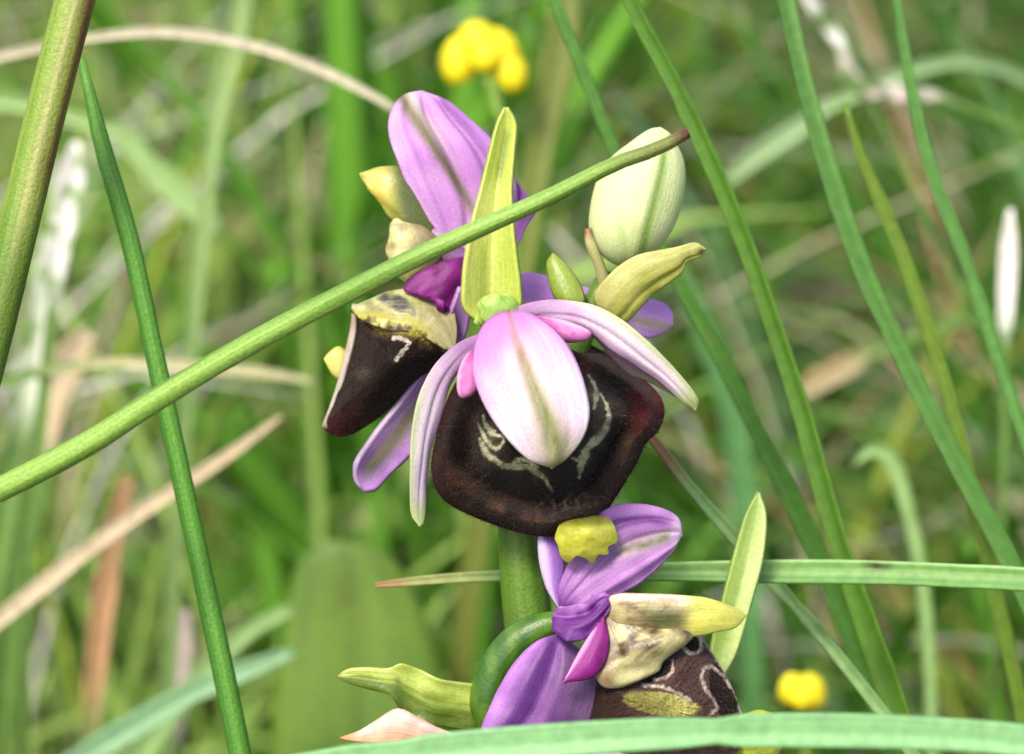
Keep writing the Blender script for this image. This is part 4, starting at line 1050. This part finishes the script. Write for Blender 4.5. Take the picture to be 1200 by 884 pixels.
# ---- broad soft leaves behind
def leaf(L, R, a, b, label, bulge=0.1, spot=None):
    def cf(u, v, x, y):
        c = mix(a, b, sm(0.1, 0.9, vnoise(x / 60, y / 60, 4)))
        c = mix(c, np.asarray(a) * 0.7, 0.5 * np.exp(-((v - 0.5) / 0.03) ** 2))
        if spot: c = mix(c, c8(84, 84, 30), 0.85 * np.exp(-(((x - spot[0]) / 13) ** 2 + ((y - spot[1]) / 11) ** 2)))
        return c
    q = sheet('broad_leaf', L, R, M_GRASS, cf, bulge=bulge, fold=-0.05, thick=0.05, nu=36, nv=15, ruffle=0.05)
    tag(q, label, 'leaf', 'broad leaves behind the orchid')


z = -10.5
leaf([(420, 1250, z), (330, 1000, z), (318, 850, z), (330, 740, z), (348, 660, z), (385, 634, z), (410, 634, z)], [(420, 1250, z), (520, 1000, z), (525, 850, z), (505, 740, z), (470, 665, z), (436, 640, z), (410, 634, z)],
     c8(84, 116, 34), c8(96, 126, 40), 'broad blurred olive green leaf with rounded top, lower centre left', spot=(402, 698))

# ---- yellow flower heads
def yellow(px, py, dz, size, label, lobes, stalk):
    root = P(px, py, dz)
    s = size * (D - dz) / KP
    base = stalk_pts = to_ground(pts3(stalk), 0.4, 0)
    e = empty('yellow_flower', (base[-1][0], base[-1][1], 0.0))
    tag(e, label, 'flower', 'yellow flowers in the grass')
    tube('stalk', base, [0.05, 0.05, 0.055, 0.06], M_CULM, gOl, e, ns=8, nu=30, world=True)
    for i, (ox, oy, oz, rx, ry, ang) in enumerate(lobes):
        nu_, nv_ = 12, 14
        th = np.linspace(0.02, np.pi - 0.02, nu_); ph = np.arange(nv_) / nv_ * 2 * np.pi
        T, F_ = np.meshgrid(th, ph, indexing='ij')
        crest = 1 + 0.12 * np.cos(2 * F_)
        X = np.sin(T) * np.cos(F_) * rx * crest; Y = np.cos(T) * ry; Z = np.sin(T) * np.sin(F_) * rx * 0.7
        ca, sa = math.cos(ang), math.sin(ang)
        X, Y = X * ca - Y * sa, X * sa + Y * ca
        V = root + rt * ((X + ox)[..., None] * s) - up * ((Y + oy)[..., None] * s) - fw * ((Z + oz)[..., None] * s)
        V = V.reshape(-1, 3)
        F2 = [tuple(int(q) for q in f) for f in grid_faces(nu_, nv_, 0, True)] + [tuple(range(nv_))[::-1], tuple(range((nu_ - 1) * nv_, nu_ * nv_))]
        U = np.repeat(np.linspace(0, 1, nu_), nv_)
        mk('petal', V, F2, M_YEL, e, mix(c8(250, 226, 16), c8(252, 238, 40), U), np.stack((U, np.tile(np.arange(nv_) / nv_, nu_)), 1))


yellow(565, 68, -10.0, 48, 'bright yellow pea-like flower head above the lilac sepal', [(-0.55, 0.05, 0, 0.4, 0.62, 0.15), (-0.1, -0.35, 0.1, 0.5, 0.5, 1.2), (0.4, -0.15, 0, 0.45, 0.6, -0.5), (0.7, 0.35, 0.05, 0.35, 0.5, -0.3), (0.1, 0.0, 0.3, 0.35, 0.4, 0)],
       [(572, 90, -8.1), (588, 120, -8.1), (596, 160, -8.1), (600, 220, -8.1)])
yellow(940, 810, -8.0, 27, 'small yellow flower low in the grass right of the lower flower', [(-0.45, -0.1, 0, 0.5, 0.7, 0.2), (0.4, 0.0, 0, 0.55, 0.8, -0.3), (0, 0.3, 0.2, 0.5, 0.5, 0)], [(940, 825, -8.1), (944, 860, -8.1), (950, 920, -8.1)])

# ---- withered leaf tip by the bottom blade
o = sheet('withered_leaf', [(398, 864, 0.3), (420, 856, 0.3), (442, 843, 0.3), (466, 830, 0.3), (490, 841, 0.3), (512, 852, 0.28), (540, 866, 0.25), (560, 900, 0.0)], [(398, 866, 0.3), (425, 870, 0.34), (450, 872, 0.36), (475, 874, 0.36), (495, 876, 0.34), (515, 880, 0.3), (535, 890, 0.2), (560, 900, 0.0)],
          M_DRY, lambda u, v, x, y: mix(mix(c8(236, 204, 186), c8(214, 166, 132), sm(0.2, 0.9, v)), c8(206, 160, 110), 1 - sm(405, 430, x)), bulge=0.12, ruffle=0.1, nu=36, nv=13)
tag(o, 'withered pinkish tan leaf tip lying on the pale bottom blade', 'leaf')
